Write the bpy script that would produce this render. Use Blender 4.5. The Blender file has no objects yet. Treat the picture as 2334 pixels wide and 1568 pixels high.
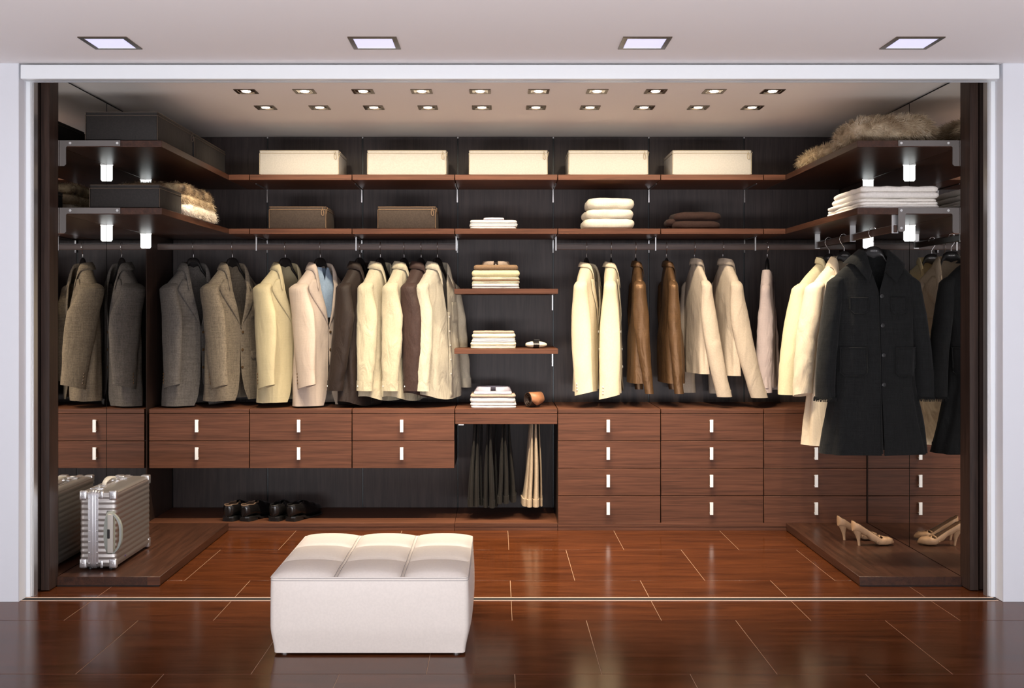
import bpy, bmesh, math, random
from mathutils import Vector, Matrix, noise
random.seed(7)
PI = math.pi
# ------------------------------------------------------------------ frame of the place
F, VX, VY, H = 2450.0, 1134.0, 712.0, 1.2745     # focal length (px), vanishing point, eye height
YB, YD, YS, YP, YW = 6.774, 6.277, 5.03, 5.0, 4.73   # back wall, drawer fronts, side shelf ends, plinth ends, wall front
XL, XR = -2.049, 2.159                            # mirrored side walls
ZC, ZF = 2.381, 2.372                             # closet ceiling, room ceiling
def X_(px, Y): return (px - VX) * Y / F
def Z_(py, Y): return H - (py - VY) * Y / F

sc = bpy.context.scene
C = sc.collection
# ------------------------------------------------------------------ camera, world, large lights, exposure
cd = bpy.data.cameras.new('camera'); cam = bpy.data.objects.new('camera', cd); C.objects.link(cam)
cam.location = (0, 0, H); cam.rotation_euler = (PI / 2, 0, 0)
cd.sensor_width = 36; cd.sensor_fit = 'HORIZONTAL'; cd.lens = 36 * F / 2334
cd.shift_x = (1167 - VX) / 2334; cd.shift_y = (VY - 784) / 2334; cd.clip_start = 0.02
sc.camera = cam
w = bpy.data.worlds.new('world'); sc.world = w; w.use_nodes = True
w.node_tree.nodes['Background'].inputs[0].default_value = (0.85, 0.9, 1.0, 1)
w.node_tree.nodes['Background'].inputs[1].default_value = 0.3
sc.view_settings.view_transform = 'Standard'; sc.view_settings.look = 'None'
sc.view_settings.exposure = 0.0; sc.view_settings.gamma = 1.0
sc.view_settings.use_curve_mapping = False
def area(name, loc, rot, sx, sy, power, col):
    l = bpy.data.lights.new(name, 'AREA'); l.shape = 'RECTANGLE'; l.size = sx; l.size_y = sy
    l.energy = power; l.color = col
    o = bpy.data.objects.new(name, l); C.objects.link(o); o.location = loc; o.rotation_euler = rot
    return o
# added area lights out of view: frontal fill behind the camera, upward ceiling fill
area('added_front_fill', (0.1, -2.3, 1.35), (PI / 2, 0, 0), 5.0, 1.9, 25, (0.97, 0.97, 1.0))
area('added_ceiling_fill', (0.1, 0.6, 0.35), (PI - 0.68, 0, 0), 5.6, 0.7, 170, (0.97, 0.96, 1.0))
DOWN_W, DOWN_COL = (76.0, 16.5), (1.0, 0.85, 0.64)
ROOM_W, ROOM_COL = 0.8, (0.8, 0.82, 1.0)

# ------------------------------------------------------------------ materials
def lin(c):
    return tuple(((v / 255 / 12.92) if v / 255 <= 0.04045 else ((v / 255 + 0.055) / 1.055) ** 2.4) for v in c)
def mat(name, col, rough=0.5, metal=0.0, **kw):
    m = bpy.data.materials.new(name); m.use_nodes = True
    b = m.node_tree.nodes['Principled BSDF']
    b.inputs['Base Color'].default_value = (*col, 1); b.inputs['Roughness'].default_value = rough
    b.inputs['Metallic'].default_value = metal
    for k, v in kw.items(): b.inputs[k.replace('_', ' ')].default_value = v
    return m
def nodes(m): return m.node_tree.nodes, m.node_tree.links, m.node_tree.nodes['Principled BSDF']
def coords(m, scale, rnd=True):
    N, L, b = nodes(m)
    tc = N.new('ShaderNodeTexCoord'); mp = N.new('ShaderNodeMapping'); mp.inputs['Scale'].default_value = scale
    L.new(tc.outputs['Object'], mp.inputs['Vector'])
    if rnd:
        oi = N.new('ShaderNodeObjectInfo'); mu = N.new('ShaderNodeVectorMath'); mu.operation = 'SCALE'
        mu.inputs[0].default_value = (13.0, 29.0, 7.0); L.new(oi.outputs['Random'], mu.inputs['Scale'])
        L.new(mu.outputs[0], mp.inputs['Location'])
    return mp
def ramp(m, src, stops):
    N, L, b = nodes(m); r = N.new('ShaderNodeValToRGB'); L.new(src, r.inputs[0])
    e = r.color_ramp.elements
    while len(e) < len(stops): e.new(0.5)
    for i, (p, c) in enumerate(stops): e[i].position = p; e[i].color = (*c, 1)
    return r
def wood(name, dark, light, axis=0, rough=0.38, fine=1.0, bump=0.06, contrast=1.0):
    """streaky veneer, grain along axis"""
    m = mat(name, light, rough); N, L, b = nodes(m)
    s = [26.0 * fine] * 3; s[axis] = 1.3
    mp = coords(m, s)
    n = N.new('ShaderNodeTexNoise'); n.inputs['Scale'].default_value = 1.6; n.inputs['Detail'].default_value = 6
    n.inputs['Distortion'].default_value = 0.7; L.new(mp.outputs[0], n.inputs['Vector'])
    s2 = [150.0 * fine] * 3; s2[axis] = 5.0
    mp2 = coords(m, s2)
    n2 = N.new('ShaderNodeTexNoise'); n2.inputs['Scale'].default_value = 1.5; n2.inputs['Detail'].default_value = 3
    L.new(mp2.outputs[0], n2.inputs['Vector'])
    mx = N.new('ShaderNodeMath'); mx.operation = 'MULTIPLY_ADD'; mx.inputs[1].default_value = 0.4
    L.new(n2.outputs[0], mx.inputs[0]); 
    m2 = N.new('ShaderNodeMath'); m2.operation = 'MULTIPLY'; m2.inputs[1].default_value = 0.6
    L.new(n.outputs[0], m2.inputs[0]); L.new(m2.outputs[0], mx.inputs[2])
    d = 0.5 - 0.16 / contrast, 0.5 + 0.14 / contrast
    r = ramp(m, mx.outputs[0], [(d[0], dark), (d[1], light)])
    L.new(r.outputs[0], b.inputs['Base Color'])
    bp = N.new('ShaderNodeBump'); bp.inputs['Strength'].default_value = bump; bp.inputs['Distance'].default_value = 0.002
    L.new(n2.outputs[0], bp.inputs['Height']); L.new(bp.outputs[0], b.inputs['Normal'])
    return m
def fabric(name, col, var=0.12, weave=0.0, rough=0.9, wr=0.25, sheen=0.03, scale=1.0, bscale=9.0):
    m = mat(name, col, rough); N, L, b = nodes(m)
    b.inputs['Sheen Weight'].default_value = sheen
    b.inputs['Specular IOR Level'].default_value = 0.25
    mp = coords(m, (1, 1, 1))
    n = N.new('ShaderNodeTexNoise'); n.inputs['Scale'].default_value = 120 * scale; n.inputs['Detail'].default_value = 2
    L.new(mp.outputs[0], n.inputs['Vector'])
    lo = tuple(c * (1 - var) for c in col); hi = tuple(min(1, c * (1 + var)) for c in col)
    src = n.outputs[0]
    if weave > 0:
        for ax, k in ((2, 0), (0, 1)):
            mpw = coords(m, (1, 1, 1)); wv = N.new('ShaderNodeTexNoise')
            mpw.inputs['Scale'].default_value = (330, 330, 12) if ax == 0 else (12, 12, 330)
            wv.inputs['Scale'].default_value = 1.0; wv.inputs['Detail'].default_value = 2
            L.new(mpw.outputs[0], wv.inputs['Vector'])
            a = N.new('ShaderNodeMath'); a.operation = 'ADD'; L.new(src, a.inputs[0]); L.new(wv.outputs[0], a.inputs[1])
            src = a.outputs[0]
        dv = N.new('ShaderNodeMath'); dv.operation = 'DIVIDE'; dv.inputs[1].default_value = 3; L.new(src, dv.inputs[0]); src = dv.outputs[0]
        lo = tuple(c * (1 - weave) for c in col); hi = tuple(min(1, c * (1 + weave)) for c in col)
    r = ramp(m, src, [(0.38, lo), (0.62, hi)]); L.new(r.outputs[0], b.inputs['Base Color'])
    n2 = N.new('ShaderNodeTexNoise'); n2.inputs['Scale'].default_value = bscale; n2.inputs['Detail'].default_value = 4
    n2.inputs['Distortion'].default_value = 1.0
    mp3 = coords(m, (1.4, 1.4, 0.55)); L.new(mp3.outputs[0], n2.inputs['Vector'])
    bp = N.new('ShaderNodeBump'); bp.inputs['Strength'].default_value = wr; bp.inputs['Distance'].default_value = 0.03
    L.new(n2.outputs[0], bp.inputs['Height']); L.new(bp.outputs[0], b.inputs['Normal'])
    return m
def emit(name, col, s):
    m = mat(name, col, 0.5); N, L, b = nodes(m)
    b.inputs['Emission Color'].default_value = (*col, 1); b.inputs['Emission Strength'].default_value = s
    return m

M = {}
M['ceil'] = mat('white_plaster', (0.86, 0.82, 0.82), 0.9)
M['wall'] = mat('white_paint', (0.77, 0.79, 0.84), 0.7)
M['alu'] = mat('satin_aluminium', (0.80, 0.82, 0.85), 0.32, 0.55)
M['alu2'] = mat('white_lacquered_aluminium', (0.91, 0.95, 0.98), 0.25, 0.0)
M['chrome'] = mat('polished_steel', (0.82, 0.82, 0.82), 0.18, 1.0)
M['steel'] = mat('brushed_steel', (0.62, 0.62, 0.62), 0.35, 0.9)
M['bracket'] = mat('taupe_lacquered_metal', (0.17, 0.155, 0.145), 0.45, 0.3)
M['handle'] = mat('satin_handle_metal', (0.86, 0.85, 0.82), 0.4, 0.25)
M['panelv'] = wood('wenge_vertical', (0.021, 0.0135, 0.0125), (0.060, 0.041, 0.038), 2, 0.5)
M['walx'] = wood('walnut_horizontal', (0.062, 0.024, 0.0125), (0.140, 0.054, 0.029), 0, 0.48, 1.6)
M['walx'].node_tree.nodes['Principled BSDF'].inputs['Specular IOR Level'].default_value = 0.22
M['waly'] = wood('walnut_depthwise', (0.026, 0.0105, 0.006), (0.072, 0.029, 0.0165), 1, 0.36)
M['waly'].node_tree.nodes['Principled BSDF'].inputs['Specular IOR Level'].default_value = 0.35
M['walz'] = wood('walnut_upright', (0.021, 0.0115, 0.0085), (0.052, 0.029, 0.021), 2, 0.45)
M['walz'].node_tree.nodes['Principled BSDF'].inputs['Specular IOR Level'].default_value = 0.3
M['rail'] = wood('walnut_rail', (0.060, 0.036, 0.030), (0.12, 0.080, 0.066), 0, 0.3)
M['raily'] = wood('walnut_rail_depthwise', (0.040, 0.022, 0.016), (0.08, 0.045, 0.033), 1, 0.3)
M['floor'] = wood('polished_floor_board', (0.039, 0.0105, 0.0034), (0.102, 0.029, 0.0092), 0, 0.17, 0.45, 0.01, 1.0)
M['floor'].node_tree.nodes['Principled BSDF'].inputs['Specular IOR Level'].default_value = 0.2
M['grout'] = mat('pale_joint', (0.36, 0.24, 0.155), 0.6)
M['mirror'] = mat('mirror_glass', (0.80, 0.785, 0.76), 0.015, 1.0)
M['black'] = mat('black_wood', (0.010, 0.009, 0.009), 0.35)
M['dark'] = mat('dark_gap', (0.006, 0.005, 0.005), 0.8)
M['lens'] = emit('lamp_glass', (1.0, 0.93, 0.82), 9.0)
M['lens2'] = emit('cool_lamp_glass', (0.70, 0.70, 1.0), 0.72)
M['lfrm'] = mat('bronze_lamp_frame', (0.16, 0.125, 0.09), 0.3, 0.9)
M['refl'] = mat('lamp_reflector', (0.75, 0.72, 0.66), 0.12, 1.0)
M['glow'] = emit('painted_glare', (0.95, 1.0, 1.0), 1.6)  # bright glare of the bracket metal put in as emission; not a lamp
M['box_w'] = fabric('cream_box_fabric', (0.45, 0.42, 0.37), 0.04, 0, 0.8, 0.04)
M['box_b'] = fabric('brown_box_fabric', (0.048, 0.033, 0.023), 0.12, 0, 0.6, 0.08, 0.03)
M['box_d'] = fabric('dark_box_fabric', (0.018, 0.015, 0.013), 0.12, 0, 0.6, 0.08, 0.02)
M['pipe_b'] = mat('tan_piping', (0.20, 0.12, 0.065), 0.6)
M['pipe_d'] = mat('dark_tan_piping', (0.085, 0.060, 0.042), 0.6)
M['pipe_w'] = mat('cream_piping', (0.42, 0.35, 0.24), 0.6)
M['leather'] = fabric('cream_leather', (0.72, 0.655, 0.60), 0.02, 0, 0.42, 0.05, 0.0)
M['leather'].node_tree.nodes['Principled BSDF'].inputs['Specular IOR Level'].default_value = 0.4
M['stitch'] = mat('grey_thread', (0.33, 0.31, 0.30), 0.8)

# ------------------------------------------------------------------ mesh helper
class MB:
    def __init__(s): s.v = []; s.f = []
    def add(s, vs, fs):
        o = len(s.v); s.v += [tuple(p) for p in vs]; s.f += [tuple(i + o for i in f) for f in fs]; return s
    def box(s, x0, x1, y0, y1, z0, z1):
        return s.add([(x0,y0,z0),(x1,y0,z0),(x1,y1,z0),(x0,y1,z0),(x0,y0,z1),(x1,y0,z1),(x1,y1,z1),(x0,y1,z1)],
            [(0,3,2,1),(4,5,6,7),(0,1,5,4),(1,2,6,5),(2,3,7,6),(3,0,4,7)])
    def loft(s, rings, cap0=True, cap1=True, closed=True):
        n = len(rings[0]); o = len(s.v)
        for r in rings: s.v += [tuple(p) for p in r]
        for k in range(len(rings) - 1):
            for i in range(n if closed else n - 1):
                j = (i + 1) % n
                s.f.append((o+k*n+i, o+k*n+j, o+(k+1)*n+j, o+(k+1)*n+i))
        if cap0: s.f.append(tuple(o + i for i in reversed(range(n))))
        if cap1: s.f.append(tuple(o + (len(rings)-1)*n + i for i in range(n)))
        return s
    def tube(s, pts, r, n=8, cap=True):
        pts = [Vector(p) for p in pts]; rings = []; up = Vector((0.13, 0.21, 0.97))
        for i, p in enumerate(pts):
            d = (pts[min(i+1, len(pts)-1)] - pts[max(i-1, 0)]).normalized()
            a = d.cross(up)
            if a.length < 0.05: a = d.cross(Vector((1, 0, 0)))
            a.normalize(); b = d.cross(a); rr = r[i] if isinstance(r, (list, tuple)) else r
            rings.append([p + a*math.cos(2*PI*k/n)*rr + b*math.sin(2*PI*k/n)*rr for k in range(n)])
            up = b.cross(d) if False else up
        return s.loft(rings, cap, cap)
    def cyl(s, p0, p1, r0, r1=None, n=14): return s.tube([p0, p1], [r0, r0 if r1 is None else r1], n)
    def grid(s, rows): return s.loft(rows, False, False, False)
    def ball(s, c, rx, ry=None, rz=None, n=10):
        ry = ry or rx; rz = rz or rx; rings = []
        for k in range(1, n//2 + 1):
            a = PI * k / (n//2 + 1)
            rings.append([(c[0]+rx*math.sin(a)*math.cos(2*PI*i/n), c[1]+ry*math.sin(a)*math.sin(2*PI*i/n), c[2]-rz*math.cos(a)) for i in range(n)])
        return s.loft(rings)
    def build(s, name, m, parent=None, smooth=False, bevel=0.0, loc=None, segs=1, solid=0.0, ang=40):
        me = bpy.data.meshes.new(name)
        vs = s.v
        if loc is not None: vs = [(p[0]-loc[0], p[1]-loc[1], p[2]-loc[2]) for p in vs]
        me.from_pydata(vs, [], s.f)
        if bevel > 0:
            bm = bmesh.new(); bm.from_mesh(me)
            bmesh.ops.bevel(bm, geom=bm.edges[:], offset=bevel, segments=segs, profile=0.6, affect='EDGES', clamp_overlap=True)
            bm.to_mesh(me); bm.free()
        if isinstance(m, (list, tuple)):
            for q in m: me.materials.append(q)
        else: me.materials.append(m)
        if smooth or bevel > 0:
            me.polygons.foreach_set('use_smooth', [True]*len(me.polygons)); me.set_sharp_from_angle(angle=math.radians(ang))
        me.update()
        o = bpy.data.objects.new(name, me); C.objects.link(o)
        if parent is not None: o.parent = parent
        if loc is not None: o.location = loc
        if solid:
            md = o.modifiers.new('thickness', 'SOLIDIFY'); md.thickness = solid; md.offset = 0
        return o
def thing(name, label, cat, loc=(0, 0, 0), rz=0.0, group=None):
    o = bpy.data.objects.new(name, None); C.objects.link(o); o.empty_display_size = 0.05
    o.location = loc; o.rotation_euler = (0, 0, rz); o['label'] = label; o['category'] = cat
    if group: o['group'] = group
    return o
def tag(o, label, cat, group=None):
    o['label'] = label; o['category'] = cat
    if group: o['group'] = group
    return o
def struct(o, label=None, cat=None):
    o['kind'] = 'structure'
    if label: o['label'] = label
    if cat: o['category'] = cat
    return o
def B(*a): return MB().box(*a)
def copy_tree(o, parent=None):
    c = o.copy(); C.objects.link(c)
    if parent is not None: c.parent = parent
    for ch in list(o.children): copy_tree(ch, c)
    return c
def ss(x): x = max(0, min(1, x)); return x*x*(3-2*x)
def lerp(a, b, t): return a + (b-a)*t
def curve(keys, x):
    """piecewise smooth interpolation of [(x, value)...]"""
    if x <= keys[0][0]: return keys[0][1]
    for (x0, v0), (x1, v1) in zip(keys, keys[1:]):
        if x <= x1: return lerp(v0, v1, ss((x-x0)/(x1-x0)) if len(keys) > 2 else (x-x0)/(x1-x0))
    return keys[-1][1]
def plin(keys, x):
    if x <= keys[0][0]: return keys[0][1]
    for (x0, v0), (x1, v1) in zip(keys, keys[1:]):
        if x <= x1: return lerp(v0, v1, (x-x0)/(x1-x0))
    return keys[-1][1]
def rrect(cx, cy, w, d, r, z, n=5):
    pts = []; r = min(r, w/2-1e-4, d/2-1e-4)
    for qx, qy, a0 in ((1,-1,-PI/2),(1,1,0),(-1,1,PI/2),(-1,-1,PI)):
        for k in range(n):
            a = a0 + PI/2*k/(n-1)
            pts.append((cx+qx*(w/2-r)+r*math.cos(a), cy+qy*(d/2-r)+r*math.sin(a), z))
    return pts

# ================================================================== THE SETTING
fl = struct(B(-4.0, 4.0, -2.6, 7.0, -0.06, -0.0009).build('floor', M['grout']), 'floor of large polished reddish brown boards with pale joints', 'floor')
rowY = [5.771 + 0.661*k for k in range(-12, 2)]
tile_cache = {}
for k, y0 in enumerate(rowY):
    off = 0.3675 if (k % 2 == 1) else 0.0605
    y1 = min(y0 + 0.661, 6.99)
    x = off - 0.6185*7
    while x < 4.0:
        a, b_ = max(x, -3.99), min(x + 0.6185, 3.99)
        key = (round(b_-a, 3), round(y1-y0, 3))
        if b_ - a > 0.03:
            if key not in tile_cache:
                hw, hd = key[0]/2-0.0012, key[1]/2-0.0012
                tile_cache[key] = B(-hw, hw, -hd, hd, -0.02, 0.0).build('floor_board', M['floor'], fl, bevel=0.0008)
                t = tile_cache[key]
            else:
                t = tile_cache[key].copy(); C.objects.link(t)
            t.location = ((a+b_)/2, (y0+y1)/2, 0)
        x += 0.6185
# room shell
struct(B(-4.0, 4.0, -2.6, YW+0.12, ZF, 2.5).build('ceiling', M['ceil']), 'smooth white room ceiling in front of the closet', 'ceiling')
struct(B(-2.35, 2.45, YW+0.05, 7.0, ZC, 2.5).build('ceiling', mat('warm_lit_plaster', (0.92, 0.85, 0.79), 0.9)), 'smooth white closet ceiling over the wardrobe', 'ceiling')  # warm bounced lamp light put into this ceiling's plaster colour
struct(B(-4.1, -4.0, -2.6, YW+0.2, 0, 2.5).build('wall_left', M['wall']))
struct(B(4.0, 4.1, -2.6, YW+0.2, 0, 2.5).build('wall_right', M['wall']))
wb = MB(); wb.box(-4, 4, -2.7, -2.6, 0, 0.4).box(-4, 4, -2.7, -2.6, 2.3, 2.5).box(-4, -2.45, -2.7, -2.6, 0.4, 2.3).box(2.65, 4, -2.7, -2.6, 0.4, 2.3)  # rear opening added to go with the frontal fill light
struct(wb.build('wall_rear', M['wall']))
XO0, XO1 = -2.107, 2.224
struct(B(-4.0, XO0, YW, YW+0.09, 0, ZF).build('wall_front_left', M['wall'], bevel=0.002), 'white wall pier left of the closet opening', 'wall')
struct(B(XO1, 4.0, YW, YW+0.09, 0, ZF).build('wall_front_right', M['wall'], bevel=0.002), 'white wall pier right of the closet opening', 'wall')
tr = MB().box(XO0+0.012, XO1-0.02, YW-0.012, YW+0.03, 2.2995, 2.363)
o = struct(tr.build('trim_1', M['alu2'], bevel=0.005, segs=2), 'white lacquered sliding door header beam across the opening', 'trim')
B(XO0, XO1, YW+0.031, YW+0.09, 2.312, ZF).build('track_channel', M['alu'], o, bevel=0.002)
B(XO0, XO1, YW+0.055, YW+0.062, 2.304, 2.313).build('track_lip', M['alu'], o)
B(XO0, XO1, YW+0.08, YW+0.088, 2.304, 2.313).build('track_lip', M['alu'], o)
for n_, s, xo in (('trim_2', 1, XO0), ('trim_3', -1, XO1)):
    a, b_ = sorted((xo - 0.008*s, xo + 0.020*s))
    o = struct(B(a, b_, YW+0.075, YW+0.115, 0, 2.312).build(n_, M['alu2'], bevel=0.003), 'white aluminium jamb profile at the closet opening', 'trim')
    a, b_ = sorted((xo + 0.020*s, xo + 0.028*s))
    B(a, b_, YW+0.09, YW+0.13, 0, 2.312).build('jamb_groove', M['steel'], o)
# brass floor track
M['track'] = mat('bronze_track', (0.85, 0.62, 0.48), 0.3, 0.35)
tk = thing('floor_track', 'twin thin metal sliding door track lines inlaid across the floor', 'door track', (0.05, 4.776, 0))
for y in (4.753, 4.80):
    B(XO0-0.05, XO1-0.06, y-4.776-0.003, y-4.776+0.003, 0.0002, 0.0022).build('track_line', M['track'], tk)
B(XO0-0.05, XO1-0.06, -0.019, 0.02, 0.0001, 0.0010).build('track_groove', M['dark'], tk)
# wood end panels and closet side walls
for side, x_in, s in (('left', XL, -1), ('right', XR, 1)):
    o = thing('end_panel', 'dark walnut upright end panel closing the %s side of the wardrobe' % side, 'panel', (x_in + 0.04*s, 4.96, 0))
    B(-0.032 if s > 0 else -0.062, 0.062 if s > 0 else 0.032, 0.0, 0.035, 0.006, 2.372).build('panel_board', M['walz'], o, bevel=0.001)
    a, b_ = sorted((-0.040*s, -0.0*s))
    B(a, b_, -0.045, 0.055, 0.004, 2.372).build('panel_edge', M['walz'], o, bevel=0.001)
    a, b_ = sorted((0.012*s, 0.062*s))
    B(a, b_, -0.028, 0.0, 0.004, 2.372).build('filler_strip', M['walz'], o, bevel=0.001)
    a, b_ = sorted((x_in + 0.012*s, x_in + 0.1*s))
    struct(B(a, b_, 4.98, 7.0, 0, 2.45).build('wall_' + side + '_closet', M['dark']))
    # wooden side board behind the mirror, from the drawer fronts to the back wall
    a, b_ = sorted((x_in, x_in + 0.012*s))
    tag(B(a, b_, YD+0.003, YB, 0.045, ZC-0.004).build('side_board', M['walz']), 'dark wood side board in the %s back corner of the closet' % side, 'panel')
    for k, (ya, yb) in enumerate(((YP+0.012, 5.631), (5.639, YD-0.012))):
        t = thing('mirror_panel', '%s wall mirror panel, the %s of the two' % (side, ('one nearer the room', 'one nearer the back')[k]), 'mirror', (x_in, (ya+yb)/2, 0))
        a, b_ = sorted((0, 0.006*s)); hh = (yb-ya)/2
        B(a, b_, -hh, hh, 0.047, ZC-0.012).build('mirror_glass', M['mirror'], t)
        a, b_ = sorted((0.0062*s, 0.011*s))
        B(a, b_, -hh-0.002, hh+0.002, 0.046, ZC-0.006).build('backing', M['dark'], t)
# back wall: panels and tracks
bw = struct(B(-2.2, 2.3, YB+0.02, YB+0.12, 0, 2.45).build('wall_back', M['dark']), 'closet back wall of dark vertical grained wood panels', 'wall')
BX = [XL, -1.449, -0.8500, -0.2500, 0.3515, 0.9530, 1.554, XR]
for k in range(7):
    B(BX[k]+0.004, BX[k+1]-0.004, YB, YB+0.02, 0.045, ZC-0.003).build('wall_panel', M['panelv'], bw, bevel=0.0012)
for k in range(1, 7):
    B(BX[k]-0.0035, BX[k]+0.0035, YB+0.004, YB+0.018, 0.045, ZC-0.006).build('wall_track', mat('track_metal', (0.035, 0.04, 0.042), 0.35, 0.5) if k == 1 else bpy.data.materials['track_metal'], bw)
    B(BX[k]-0.004, BX[k]+0.004, YB-0.002, YB+0.004, ZC-0.010, ZC-0.001).build('track_cap', M['steel'], bw)

# ================================================================== DOWNLIGHTS
def downlight(x, y, z, s, dep, lab, grp, small=True):
    t = thing('ceiling_downlight', lab, 'ceiling light', (x, y, z), 0, grp)
    h = s/2; fr = s*0.10 if not small else s*0.13
    f = MB()
    for a in ((-h, h, -h, -h+fr), (-h, h, h-fr, h), (-h, -h+fr, -h+fr, h-fr), (h-fr, h, -h+fr, h-fr)):
        f.box(a[0], a[1], a[2], a[3], -0.004, 0.0)
    f.build('frame', M['lfrm'], t)
    if small:
        q = h - fr
        r = MB(); r.loft([[(-q,-q,-0.002),(q,-q,-0.002),(q,q,-0.002),(-q,q,-0.002)], [(-q*0.62,-q*0.62,-0.0008),(q*0.62,-q*0.62,-0.0008),(q*0.62,q*0.62,-0.0008),(-q*0.62,q*0.62,-0.0008)]], False, False)
        r.build('reflector', M['refl'], t)
        MB().cyl((0,0,-0.0035),(0,0,-0.001), q*0.52, n=20).build('lamp', M['lens'], t)
        near = y < 5.6          # the row nearer the room throws narrow beams on the floor, the other washes the clothes
        nm = 'spot_floor' if near else 'spot_clothes'
        l = bpy.data.lights.get(nm) or bpy.data.lights.new(nm, 'SPOT')
        l.energy = DOWN_W[0 if near else 1]; l.color = DOWN_COL; l.spot_size = math.radians(84 if near else 136); l.spot_blend = 0.75; l.shadow_soft_size = 0.022
        lo = bpy.data.objects.new('bulb', l); C.objects.link(lo); lo.parent = t; lo.location = (0, 0, -0.02); lo.rotation_euler = (math.radians(9 if near else 22), 0, 0)
    else:
        q = h - fr
        B(-q, q, -q, q, -0.003, -0.0005).build('diffuser', M['lens2'], t)
        for a in ((-q, q, q-0.004, q), (-q, q, -q, -q+0.004)): B(a[0], a[1], a[2], a[3], -0.0045, -0.003).build('diffuser_rim', M['alu2'], t)
        l = bpy.data.lights.get('room_lamp') or bpy.data.lights.new('room_lamp', 'AREA')
        l.energy = ROOM_W; l.color = ROOM_COL; l.size = 0.15; l.spread = math.radians(150)
        lo = bpy.data.objects.new('bulb', l); C.objects.link(lo); lo.parent = t; lo.location = (0, 0, -0.01)
    return t
ordn = ['first', 'second', 'third', 'fourth', 'fifth', 'sixth', 'seventh', 'eighth', 'ninth', 'tenth']
for k in range(10):
    downlight(-1.257 + 0.2925*k, 5.376, ZC, 0.105, 0, 'small square closet downlight, %s from the left in the row nearer the room' % ordn[k], 'closet ceiling downlights')
for k in range(10):
    downlight(-1.251 + 0.2917*k, 5.80, ZC, 0.105, 0, 'small square closet downlight, %s from the left in the row nearer the back wall' % ordn[k], 'closet ceiling downlights')
for k, px in enumerate((252, 854, 1469, 2078)):
    downlight((px-VX)/560, 4.375, ZF, 0.195, 0, 'large square cool white room downlight, %s from the left' % ordn[k], 'room ceiling downlights', False)

# ================================================================== PLINTHS
t = thing('plinth', 'low walnut plinth platform along the left mirror, under the suitcase', 'plinth', (-1.81, 5.6, 0))
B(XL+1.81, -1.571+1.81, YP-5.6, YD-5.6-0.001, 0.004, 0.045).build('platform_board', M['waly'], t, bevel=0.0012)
B(XL+1.81, -1.571+1.81-0.003, YP-5.6-0.0, YP-5.6+0.02, 0.0, 0.004).build('base_strip', M['dark'], t)
B(-1.571+1.81-0.058, -1.571+1.81+0.0006, YP-5.6-0.0008, YP-5.6+0.006, 0.006, 0.043).build('edge_band', M['walx'], t)
t = thing('plinth', 'low walnut plinth platform along the right mirror, under the heeled pumps', 'plinth', (1.92, 5.6, 0))
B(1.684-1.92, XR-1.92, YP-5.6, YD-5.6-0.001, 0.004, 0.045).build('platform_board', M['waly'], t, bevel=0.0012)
B(1.687-1.92, XR-1.92, YP-5.6+0.0, YP-5.6+0.02, 0.0, 0.004).build('base_strip', M['dark'], t)
for k, (a, b_, lb) in enumerate(((XL, BX[3]-0.001, 'long low walnut plinth under the floating drawers, holding the black shoes'), (BX[3]+0.001, BX[4]-0.001, 'short low walnut plinth below the hanging trousers'), (BX[4]+0.001, XR, 'low walnut plinth under the four drawer chests'))):
    cx = (a+b_)/2; t = thing('plinth', lb, 'plinth', (cx, 6.5, 0))
    B(a-cx, b_-cx, YD-6.5, YB-6.5-0.001, 0.022, 0.045).build('top_board', M['walx'], t, bevel=0.001)
    B(a-cx, b_-cx, YD-6.5+0.002, YB-6.5-0.001, 0.0, 0.021).build('base_board', M['walx'], t, bevel=0.001)

# ================================================================== DRAWER CHESTS
def chest(k, ndr, ztop, lab, first=False):
    a, b_ = BX[k]+(0.014 if k == 0 else 0.0025), BX[k+1]-(0.0025 if k < 6 else 0.004); cx = (a+b_)/2; hw = (b_-a)/2
    t = thing('drawer_chest', lab, 'drawers', (cx, YD, 0))
    dz = (0.6825 - 0.0415)/4
    zb = 0.6825 - dz*ndr
    d = YB - YD - 0.003
    c = MB().box(-hw, -hw+0.018, 0.022, d, zb, 0.682).box(hw-0.018, hw, 0.022, d, zb, 0.682).box(-hw+0.018, hw-0.018, 0.022, d, zb, zb+0.018).box(-hw+0.018, hw-0.018, d-0.01, d, zb, 0.682)
    c.build('carcass', M['walz'], t)
    B(-hw, hw, 0, d, 0.6855, 0.711).build('top_board', M['walx'], t, bevel=0.001)
    for i in range(ndr):
        z1 = 0.6825 - dz*i; z0 = z1 - dz + 0.003
        dr = B(-hw, hw, 0.001, 0.02, z0, z1).build('drawer', M['walx'], t, bevel=0.0012)
        zc = z1 - dz*0.43; hx = -0.008 if k != 6 else 0.0
        hb = MB().box(hx-0.0095, hx+0.0095, -0.024, -0.018, zc-0.036, zc+0.036).box(hx-0.007, hx+0.007, -0.019, 0.001, zc+0.026, zc+0.032).box(hx-0.007, hx+0.007, -0.019, 0.001, zc-0.032, zc-0.026)
        hb.build('handle', M['handle'], dr)
    return t
chest(0, 2, 0, 'floating two drawer walnut chest at the far left, beside the left mirror')
chest(1, 2, 0, 'floating two drawer walnut chest, the middle one of three on the left')
chest(2, 2, 0, 'floating two drawer walnut chest immediately left of the trouser rack')
chest(4, 4, 0, 'four drawer walnut chest immediately right of the trouser rack')
chest(5, 4, 0, 'four drawer walnut chest, the middle one of three on the right')
chest(6, 4, 0, 'four drawer walnut chest at the far right behind the black coat')
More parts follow.
